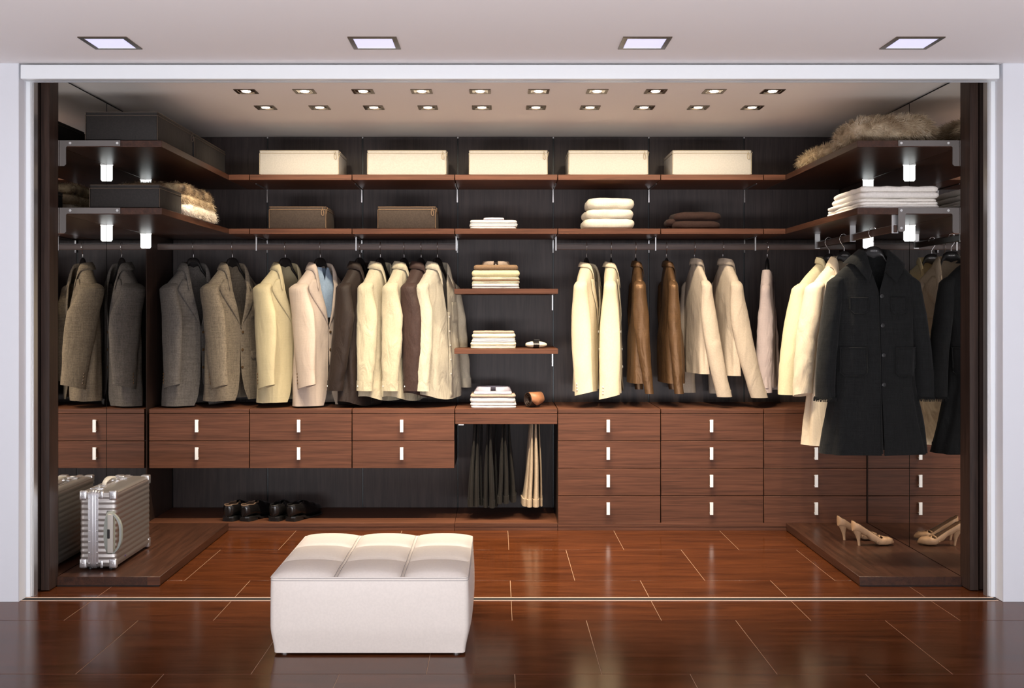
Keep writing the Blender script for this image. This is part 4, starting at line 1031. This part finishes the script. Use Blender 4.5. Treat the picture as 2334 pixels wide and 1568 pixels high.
pts = [bdc.at(lerp(0.01, 0.80, u/20), -0.006, 0.004) for u in range(21)]
MB().tube(pts, 0.0035, 6).build('front_trim', M['blk'], ct, True)
for so in [o for o in ct.children if o.name.startswith('sleeve')]:
    zmin = min(v.co.z for v in so.data.vertices); rv_ = [v.co for v in so.data.vertices if v.co.z < zmin+0.003]
    c = sum(rv_, Vector())/len(rv_); rnd = random.Random(3); mb = MB()
    for k in range(90):
        a = 2*PI*k/90; p = Vector((c.x+0.050*math.cos(a), c.y+0.058*math.sin(a), zmin+0.010)); 
        mb.tube([p, p+Vector((0.004*math.cos(a), 0.004*math.sin(a), -0.008)), p+Vector((rnd.uniform(-.003, .003)+0.004*math.cos(a), rnd.uniform(-.003, .003), -0.022))], 0.0013, 4)
    mb.build('cuff_fringe', M['blk'], so)

# ================================================================== TROUSERS
M['tr_d'] = fabric('charcoal_wool', (0.015, 0.013, 0.011), 0.15, 0.2, 0.8, 0.15, 0.02)
M['tr_b'] = fabric('beige_gabardine', (0.46, 0.36, 0.25), 0.05, 0, 0.8, 0.15)
def trousers(lab, x, m, seed, legs, zb):
    t = thing('trousers', lab, 'trousers', (x, YD+0.05, zb), 0, 'trousers on the pull-out rack')
    top = 0.648-zb
    for (xt, xb, wt, wb_, y0, y1) in legs:
        mb = MB(); rings = []
        for k in range(15):
            u = k/14; z = top*(1-u); xc = lerp(xt, xb, u**1.15)+0.002*math.sin(seed+u*6); w_ = lerp(wt, wb_, u)*(1+0.08*math.sin(u*9+seed))
            ya = y0+0.006*math.sin(u*5+seed); yb_ = y1
            ring = []
            for i in range(20):
                a = 2*PI*i/20
                cxx, syy = math.cos(a), math.sin(a)
                yy = (ya+yb_)/2 + (yb_-ya)/2*abs(syy)**0.7*(1 if syy > 0 else -1)
                pinch = 1-0.12*abs(math.sin((yy-ya)/(yb_-ya)*PI*2))
                ring.append((xc+w_/2*abs(cxx)**0.9*(1 if cxx > 0 else -1)*pinch, yy, z))
            rings.append(ring)
        mb.loft(rings); lg = mb.build('trouser_leg', m, t, True, ang=70)
        rr = [[((p[0]-xb)*1.14+xb, (p[1]-(y0+y1)/2)*1.02+(y0+y1)/2, p[2]+dz) for p in rings[-1]] for dz in (-0.002, 0.042)]
        MB().loft(rr, True, True).build('turn_up', m, lg, True, ang=50)
    return t
def tp(px): return X_(px, 6.35)
for (lab, leg, m, zb, seed) in (
    ('dark charcoal trousers, leftmost on the pull-out rack', [(1082, 1072, 0.014, 0.034, 0, .15), (1089, 1085, 0.014, 0.034, 0.01, .17), (1096, 1096, 0.010, 0.018, .05, .3)], 'tr_d', 0.130, 1),
    ('dark charcoal trousers, middle of the dark three', [(1112, 1106, 0.012, 0.032, .02, .2), (1118, 1121, 0.014, 0.034, 0, .16), (1130, 1131, 0.010, 0.018, .05, .3)], 'tr_d', 0.122, 2.2),
    ('dark charcoal trousers, rightmost of the dark three', [(1147, 1139, 0.012, 0.028, 0, .15), (1152, 1153, 0.014, 0.034, 0.01, .2), (1160, 1170, 0.012, 0.036, .05, .3)], 'tr_d', 0.146, 3.4),
    ('beige trousers with turn-ups hanging alone on the rack', [(1212, 1198, 0.012, 0.038, 0.03, .3), (1214, 1207, 0.012, 0.032, 0, .15), (1222, 1222, 0.014, 0.036, 0.0, .15), (1230, 1235, 0.010, 0.016, .03, .3)], 'tr_b', 0.128, 4)):
    x0 = tp(leg[1][0]); trousers(lab, x0, M[m], seed, [(tp(a)-x0, tp(b_)-x0, c*1.15, d*1.1, e, f) for a, b_, c, d, e, f in leg], zb)

# ================================================================== SHOES
M['shoe'] = mat('black_polished_leather', (0.008, 0.007, 0.007), 0.16)
M['sole'] = mat('black_rubber', (0.010, 0.010, 0.010), 0.35)
M['shoe_in'] = mat('tan_leather_lining', (0.13, 0.080, 0.050), 0.6)
M['pump'] = fabric('nude_patent_leather', (0.42, 0.26, 0.15), 0.03, 0, 0.35, 0.02, 0.0)
def shoe_mesh(L, prof_w, prof_foot, prof_h, prof_phi, n=30, nt=26, p=0.75):
    rings = []
    for k in range(n+1):
        u = k/n; y = L*u; w_ = plin(prof_w, u); h = plin(prof_h, u); zf = plin(prof_foot, u); ph = math.radians(plin(prof_phi, u))
        ring = []
        for i in range(nt+1):
            a = -ph + 2*ph*i/nt             # 0 = bottom
            s_, c_ = math.sin(a), math.cos(a)
            x = w_*abs(s_)**p*(1 if s_ >= 0 else -1); z = zf + h/2*(1-c_*abs(c_)**(p-1) if abs(c_) > 1e-4 else 1)
            ring.append((x, y, z))
        rings.append(ring)
    return rings
def sm(keys, n=40):
    return [(i/n, curve(keys, i/n)) for i in range(n+1)]
def mens_shoe(lab, x, y, z, rot, lining, group):
    t = thing('leather_shoe', lab, 'shoe', (x, y, z), rot, group); t.scale = (1.1, 1.1, 1.14)
    Ls = 0.285
    W = [(0, 0.012), (0.02, 0.024), (0.06, 0.031), (0.15, 0.034), (0.4, 0.036), (0.65, 0.048), (0.8, 0.046), (0.93, 0.032), (1, 0.008)]
    # sole
    mb = MB(); rr = []
    for z_ in (0.018, 0.026):
        ring = [(plin(W, u)+0.004*min(1, u*30), Ls*u, z_) for u in [i/24 for i in range(25)]] + [(-plin(W, u)-0.004*min(1, u*30), Ls*u, z_) for u in [i/24 for i in range(24, -1, -1)]]
        rr.append([(a, b_, c - 0.016*ss((b_/Ls-0.30)/0.1)) for a, b_, c in ring])
    mb.loft(rr); mb.build('sole', M['sole'], t, bevel=0)
    mb = MB(); rr = []
    for z_, q in ((0, 0.97), (0.018, 1.0)):
        rr.append([(q*(plin(W, u)+0.003), Ls*u, z_) for u in [i/40 for i in range(1, 12)]] + [(-q*(plin(W, u)+0.003), Ls*u, z_) for u in [i/40 for i in range(11, 0, -1)]])
    mb.loft(rr); mb.build('heel', M['sole'], t, True)
    h_ = [(0, 0.060), (0.05, 0.066), (0.2, 0.062), (0.33, 0.070), (0.45, 0.082), (0.60, 0.070), (0.8, 0.052), (0.95, 0.038), (1, 0.02)]
    foot = [(0, 0.026), (0.28, 0.026), (0.42, 0.010), (1, 0.010)]
    phi = [(0, 148), (0.03, 142), (0.2, 138), (0.36, 150), (0.44, 180), (1, 180)]
    rings = shoe_mesh(Ls, W, foot, sm(h_), phi, 34)
    mb = MB(); mb.loft(rings, True, True, False); mb.build('upper', M['shoe'], t, True, ang=60, solid=0.002)
    # collar lining: rim tube round the opening
    kk = [k for k in range(35) if k/34 < 0.42]
    rim = [rings[k][0] for k in reversed(kk)] + [rings[k][-1] for k in kk]
    mb = MB(); mb.tube(rim, 0.0035, 8)
    rows = [[(p[0]*0.92, p[1]+(0.002 if i > 0 else 0), p[2]+0.001) for i, p in enumerate(rim)], [(p[0]*0.86, p[1]*0.97+0.004, p[2]-0.03) for p in rim]]
    mb.grid(rows); mb.build('lining', M[lining], t, True)
    # laces and tongue
    mb = MB()
    for q in range(4):
        u = 0.46+0.045*q; z_ = plin(foot, u)+curve(h_, u)+0.002
        mb.tube([(-0.018, Ls*u, z_-0.008), (0, Ls*u+0.003, z_), (0.018, Ls*u, z_-0.008)], 0.0016, 6)
    mb.build('laces', M['black'], t, True)
    return t
def sx(px, Y): return X_(px, Y)
mens_shoe('black leather shoe with tan lining, far left of the four', sx(517, 6.31), 6.312, 0.0455, R(-16), 'shoe_in', 'black shoes on the plinth')
mens_shoe('black leather shoe with tan lining, second from the left', sx(554, 6.31), 6.312, 0.0455, R(-24), 'shoe_in', 'black shoes on the plinth')
mens_shoe('all black leather shoe, third from the left', sx(622, 6.31), 6.312, 0.0455, R(-14), 'black', 'black shoes on the plinth')
mens_shoe('all black leather shoe, rightmost of the four', sx(659, 6.31), 6.312, 0.0455, R(-24), 'black', 'black shoes on the plinth')
def pump(lab, x, y, rot):
    t = thing('heeled_pump', lab, 'shoe', (x, y, 0.0455), rot, 'nude heeled pumps')
    Ls = 0.225
    W = [(0, 0.016), (0.03, 0.024), (0.12, 0.029), (0.35, 0.026), (0.62, 0.037), (0.75, 0.037), (0.9, 0.026), (1, 0.005)]
    foot = sm([(0, 0.078), (0.12, 0.075), (0.30, 0.054), (0.48, 0.022), (0.62, 0.004), (0.80, 0.003), (1, 0.010)])
    rim_ = [(0, 0.126), (0.10, 0.119), (0.66, 0.037), (0.72, 0.036)]
    toe_ = sm([(0.6, 0.040), (0.74, 0.043), (0.86, 0.038), (0.95, 0.026), (1, 0.008)])
    h_ = []
    for i in range(61):
        u = i/60; a_ = (plin(rim_, u)-plin(foot, u))/0.83; b_ = plin(toe_, u); h_.append((u, lerp(a_, b_, ss((u-0.64)/0.1))))
    phi = [(0, 150), (0.05, 126), (0.64, 124), (0.74, 176), (0.77, 180), (1, 180)]
    rings = shoe_mesh(Ls, W, foot, h_, phi, 40, 26)
    mb = MB(); mb.loft(rings, True, True, False); mb.build('upper', M['pump'], t, True, ang=60, solid=0.0016)
    rim = [rings[k][0] for k in range(28, -1, -1)] + [rings[k][-1] for k in range(29)]
    MB().tube(rim, 0.0016, 6).build('rim_piping', M['btn_d'], t, True)
    MB().grid([[(p[0]*0.80, p[1], p[2]+0.003) for p in rings[k][8:19]] for k in range(1, 30)]).build('insole', M['dark'], t, True)
    mb = MB(); rr = []
    for k in range(9):
        u = k/8; z_ = lerp(0.0785, 0.0, u); s_ = lerp(1, 0, u)**2.3; ry = lerp(0.0065, 0.026, s_); rx = lerp(0.0065, 0.022, s_); yc = lerp(0.036, 0.026, s_**0.5)
        rr.append([(rx*math.cos(2*PI*i/16), yc+ry*math.sin(2*PI*i/16), z_ + (0.006 if k == 0 and math.sin(2*PI*i/16) < 0 else 0)) for i in range(16)])
    mb.loft(rr); mb.build('heel', M['pump'], t, True, ang=60)
    # crossed instep strap with a buckle
    y0 = Ls*0.60; mb = MB(); rows = []
    for k in range(13):
        a = PI*k/12; rows.append([(0.035*math.cos(a), y0+0.012*math.sin(a)+d-0.012*math.cos(a), 0.022+0.030*math.sin(a)) for d in (-0.0045, 0.0045)])
    mb.grid(rows)
    rows = []
    for k in range(13):
        a = PI*k/12; rows.append([(0.035*math.cos(a), y0+0.012+0.008*math.sin(a)+d+0.014*math.cos(a), 0.022+0.027*math.sin(a)) for d in (-0.0045, 0.0045)])
    mb.grid(rows); mb.build('strap', M['pump'], t, True, solid=0.0015)
    MB().ball((-0.0365, y0+0.010, 0.024), 0.004, n=8).build('buckle', M['steel'], t)
    return t
yp = 5.70
pump('nude heeled pump with crossed strap, the one nearer the room', X_(1944, 5.66), 5.665, R(-84))
pump('nude heeled pump with crossed strap, the one nearer the drawers', X_(1919, 5.76)-0.008, 5.80, R(-84))

# ================================================================== SUITCASE
M['case'] = mat('ribbed_aluminium', (0.47, 0.44, 0.42), 0.36, 0.85)
M['case2'] = mat('bright_aluminium', (0.74, 0.74, 0.76), 0.26, 0.85)
M['grey_pl'] = mat('grey_green_plastic', (0.28, 0.30, 0.27), 0.42)
M['lt_pl'] = mat('light_grey_plastic', (0.50, 0.47, 0.42), 0.4)
sx0, sx1, sy0, syl = -1.992, -1.814, 5.118, 0.50
sc_ = thing('suitcase', 'ribbed aluminium suitcase lying on its long side on the left plinth', 'suitcase', ((sx0+sx1)/2, sy0+syl/2, 0.0455))
hw, hd, sh = (sx1-sx0)/2, syl/2, 0.378
mb = MB(); rr = []; nrib = 14; z0 = 0.012
NN = 150
for k in range(NN+1):
    z = z0 + (sh-z0)*k/NN; e = min(z-z0, sh-z); rd = 0.022
    ins = rd-math.sqrt(max(0, rd*rd-(rd-e)**2)) if e < rd else 0
    ph = ((z-z0)/(sh-z0)*nrib) % 1.0
    if e > 0.014: ins += 0.0022*(1-abs(2*ph-1)**0.7) if True else 0
    rr.append(rrect(0, 0, 2*(hw-ins), 2*(hd-ins), 0.020, z, 6))
mb.loft(rr); mb.build('shell', M['case'], sc_, True, ang=50)
# frame band all round, twin raised ridges
def loopxz(x, off, wd_, th, m, name):
    pts = []; A, Bz0, Bz1 = hd+off, z0-off+0.001, sh+off
    prof = []
    for (cy, cz, a0) in ((A-0.025, Bz0+0.025, -PI/2), (A-0.025, Bz1-0.025, 0), (-A+0.025, Bz1-0.025, PI/2), (-A+0.025, Bz0+0.025, PI)):
        for i in range(6):
            a = a0+PI/2*i/5; prof.append((cy+0.025*math.cos(a), cz+0.025*math.sin(a), math.cos(a), math.sin(a)))
    rows = []
    for y, z, ny, nz2 in prof + [prof[0]]:
        rows.append([(x-wd_/2, y-ny*th, z-nz2*th), (x-wd_/2, y, z), (x-wd_/2+0.0015, y+ny*0.0012, z+nz2*0.0012), (x+wd_/2-0.0015, y+ny*0.0012, z+nz2*0.0012), (x+wd_/2, y, z), (x+wd_/2, y-ny*th, z-nz2*th)])
    return MB().grid(rows).build(name, m, sc_, True, ang=30)
xc = -0.022
loopxz(xc, 0.001, 0.050, 0.004, M['case2'], 'frame_band')
loopxz(xc-0.006, 0.005, 0.009, 0.006, M['case2'], 'frame_ridge')
loopxz(xc+0.006, 0.005, 0.009, 0.006, M['case2'], 'frame_ridge')
for z in [0.035+0.0515*i for i in range(7)]:
    for x in (xc-0.019, xc+0.019):
        MB().ball((x, -hd-0.0035, z), 0.0034, 0.002, 0.0034, 8).build('rivet', M['chrome'], sc_, True)
for x, wd_ in ((-hw+0.018, 0.036), (hw-0.019, 0.038)):
    for z_, s_ in ((z0+0.022, 1), (sh-0.022, -1)):
        c = rrect(x, 0, wd_, 2*hd+0.006, 0.018, 0, 5); r1 = []
        mb = MB(); q = 0.024
        rings = []
        for k in range(7):
            a = PI/2*k/6
            zz = z_-s_*0.022+s_*(-0.002) + s_*0.024*(1-math.cos(a)) if False else None
        mb = MB().box(x-wd_/2, x+wd_/2, -hd-0.0018, -hd+0.022, min(z_-s_*0.024, z_+s_*0.022), max(z_-s_*0.024, z_+s_*0.022))
        cp = mb.build('corner_cap', M['case2'], sc_, bevel=0.009, segs=3)
        MB().ball((x, -hd-0.0032, z_), 0.0036, 0.002, 0.0036, 8).build('rivet', M['steel'], cp, True)
for z_ in (z0+0.018, sh-0.018):
    MB().box(xc+0.034, xc+0.046, -hd-0.003, -hd+0.01, z_-0.017, z_+0.017).build('reinforcing_rib', M['case2'], sc_, bevel=0.003, segs=2)
# big side handle housing at the front right
hz = 0.182
mb = MB(); rings = []
for k in range(17):
    u = -1+2*k/16; z = hz+0.103*u; d = 0.030*math.sqrt(max(0, 1-abs(u)**3.2))+0.004
    rings.append([(hw-0.056+0.010*abs(u)**2, -hd-0.0005, z), (hw-0.050+0.012*abs(u)**2, -hd-d, z), (hw-0.012, -hd-d-0.002, z), (hw-0.006, -hd-0.0005, z)])
mb.loft(rings); mb.build('handle_housing', M['grey_pl'], sc_, True, ang=40)
hb = MB().box(hw-0.030, hw-0.003, -hd-0.040, -hd-0.024, hz-0.090, hz+0.092).build('pull_bar', M['lt_pl'], sc_, bevel=0.004, segs=2)
MB().box(hw-0.030, hw-0.018, -hd-0.0425, -hd-0.036, hz-0.022, hz+0.022).build('release_button', M['black'], hb, bevel=0.002)
pts = []
for k in range(21):
    u = -1+2*k/20; pts.append((hw-0.004+0.036*(1-abs(u)**3.0), -hd-0.030, hz+0.094*u))
mb = MB(); rr = []
for p in pts: rr.append([(p[0]-0.006, p[1]-0.008, p[2]), (p[0]+0.004, p[1]-0.006, p[2]), (p[0]+0.005, p[1]+0.010, p[2]), (p[0]-0.005, p[1]+0.012, p[2])])
mb.loft(rr); mb.build('side_handle', M['grey_pl'], sc_, True, ang=50)
# top handle, latches, wheels
def arc_handle(y0_, y1_, h, m, name):
    n = 14; rr = []
    for k in range(n+1):
        u = k/n; y = lerp(y0_, y1_, u); z = sh+0.004+h*(math.sin(PI*u)**0.45)
        wv = 0.010+0.005*math.sin(PI*u)
        rr.append([(xc-wv, y, z), (xc-wv*0.7, y, z+0.007), (xc+wv*0.7, y, z+0.007), (xc+wv, y, z), (xc, y, z-0.006)])
    return MB().loft(rr).build(name, m, sc_, True, ang=60)
arc_handle(-0.115, 0.045, 0.026, M['lt_pl'], 'top_handle')
for y in (-0.125, 0.055): MB().box(xc-0.018, xc+0.018, y-0.016, y+0.016, sh, sh+0.010).build('handle_mount', M['case2'], sc_, bevel=0.003, segs=2)
for y in (-0.19, 0.14):
    l_ = MB().box(xc-0.030, xc+0.034, y-0.022, y+0.022, sh+0.001, sh+0.008).build('latch', M['case2'], sc_, bevel=0.0025, segs=2)
    MB().box(xc-0.012, xc+0.014, y-0.012, y+0.012, sh+0.008, sh+0.013).build('latch_tab', M['steel'], l_, bevel=0.002)
for z_, zz in ((0.03, 0), (sh-0.02, 1)):
    for x in (-hw+0.022, hw-0.022):
        MB().box(x-0.020, x+0.022 if x > 0 else x+0.020, hd-0.028, hd+0.006, z_-0.022, z_+0.024 if not zz else sh+0.003).build('wheel_plate', M['case2'], sc_, bevel=0.004, segs=2)
        MB().cyl((x-0.009, hd+0.016, z_), (x+0.009, hd+0.016, z_), 0.019, n=20).build('wheel', M['black'], sc_, True, ang=40)
for y in (-hd+0.04, hd-0.05):
    for x in (-0.05, 0.05): MB().cyl((x, y, 0.0), (x, y, 0.016), 0.012, n=12).build('rubber_foot', M['black'], sc_, True, ang=40)
MB().ball((hw+0.0005, -hd+0.12, 0.045), 0.001, 0.010, 0.005, 8).build('sticker', mat('violet_sticker', (0.10, 0.06, 0.16), 0.5), sc_)

# ================================================================== OTTOMAN
ox0, ox1, oy0, oy1, oh = -0.848, -0.105, 3.985, 4.735, 0.292
ocx, ocy = (ox0+ox1)/2, (oy0+oy1)/2; ow, od = (ox1-ox0)/2, (oy1-oy0)/2
ot = thing('ottoman', 'square cream leather ottoman with a tufted top, standing before the closet', 'ottoman', (ocx, ocy, 0))
rr = []
for k in range(25):
    u = k/24; z = 0.009 + (oh-0.009)*u
    bul = 0.008*math.sin(PI*min(1, u*1.02))**0.6
    pin = -0.004 if u < 0.001 else 0
    lowin = 0.012*(1-ss(u/0.35))
    ring = []
    base = rrect(0, 0, 2*ow, 2*od, 0.016, z, 5)
    dense = []
    for i, p in enumerate(base):
        q = base[(i+1) % len(base)]; dense.append(p)
        if math.dist(p[:2], q[:2]) > 0.1:
            for j in range(1, 24): dense.append(tuple(lerp(p[c], q[c], j/24) for c in range(3)))
    for x, y, z_ in dense:
        fx = 1-abs(x/ow)**4; fy_ = 1-abs(y/od)**4
        dx = (bul*fy_*1.6-lowin-0.004)*max(-1, min(1, x/ow*1.0)); dy = (bul*fx*1.0-lowin*0.6-0.004)*max(-1, min(1, y/od))
        ring.append((x+dx, y+dy, z_))
    rr.append(ring)
mb = MB(); mb.loft(rr); mb.build('upholstered_base', M['leather'], ot, True, ang=60)
def cellz(u, v): return (max(0, 1-abs(2*u-1)**2.6)*max(0, 1-abs(2*v-1)**2.6))**0.55
xs = [-ow+0.004, -ow/3, ow/3, ow-0.004]; ys = [-od+0.004, -od/3, od/3, od-0.004]
for i in range(3):
    for j in range(3):
        n = 16; rows = []
        for b_ in range(n+1):
            v = b_/n; row = []
            for a in range(n+1):
                u = a/n; x = lerp(xs[i], xs[i+1], u); y = lerp(ys[j], ys[j+1], v)
                row.append((x, y, oh-0.001 + 0.026*cellz(u, v) - 0.0005))
            rows.append(row)
        MB().grid(rows).build('tufted_panel', M['leather'], ot, True, ang=180)
for x in (xs[1], xs[2]):
    for d in (-0.006, 0.006):
        MB().tube([(x+d, ys[0]+(ys[-1]-ys[0])*k/30, oh+0.0035+0.0016*math.cos(2*PI*(k/10))*-1) for k in range(31)], 0.0009, 5).build('seam_stitching', M['stitch'], ot)
for zz in (oh-0.004, oh-0.013):
    pts = []
    for x, y, z in rr[-2]: pts.append((x*1.001, y*1.001, zz))
    pts.append(pts[0]); MB().tube(pts, 0.0009, 5).build('edge_stitching', M['stitch'], ot)
for x in (-ow+0.05, ow-0.05):
    for y in (-od+0.05, od-0.05): MB().cyl((x, y, 0.0), (x, y, 0.012), 0.014, n=14).build('foot', M['steel'], ot)
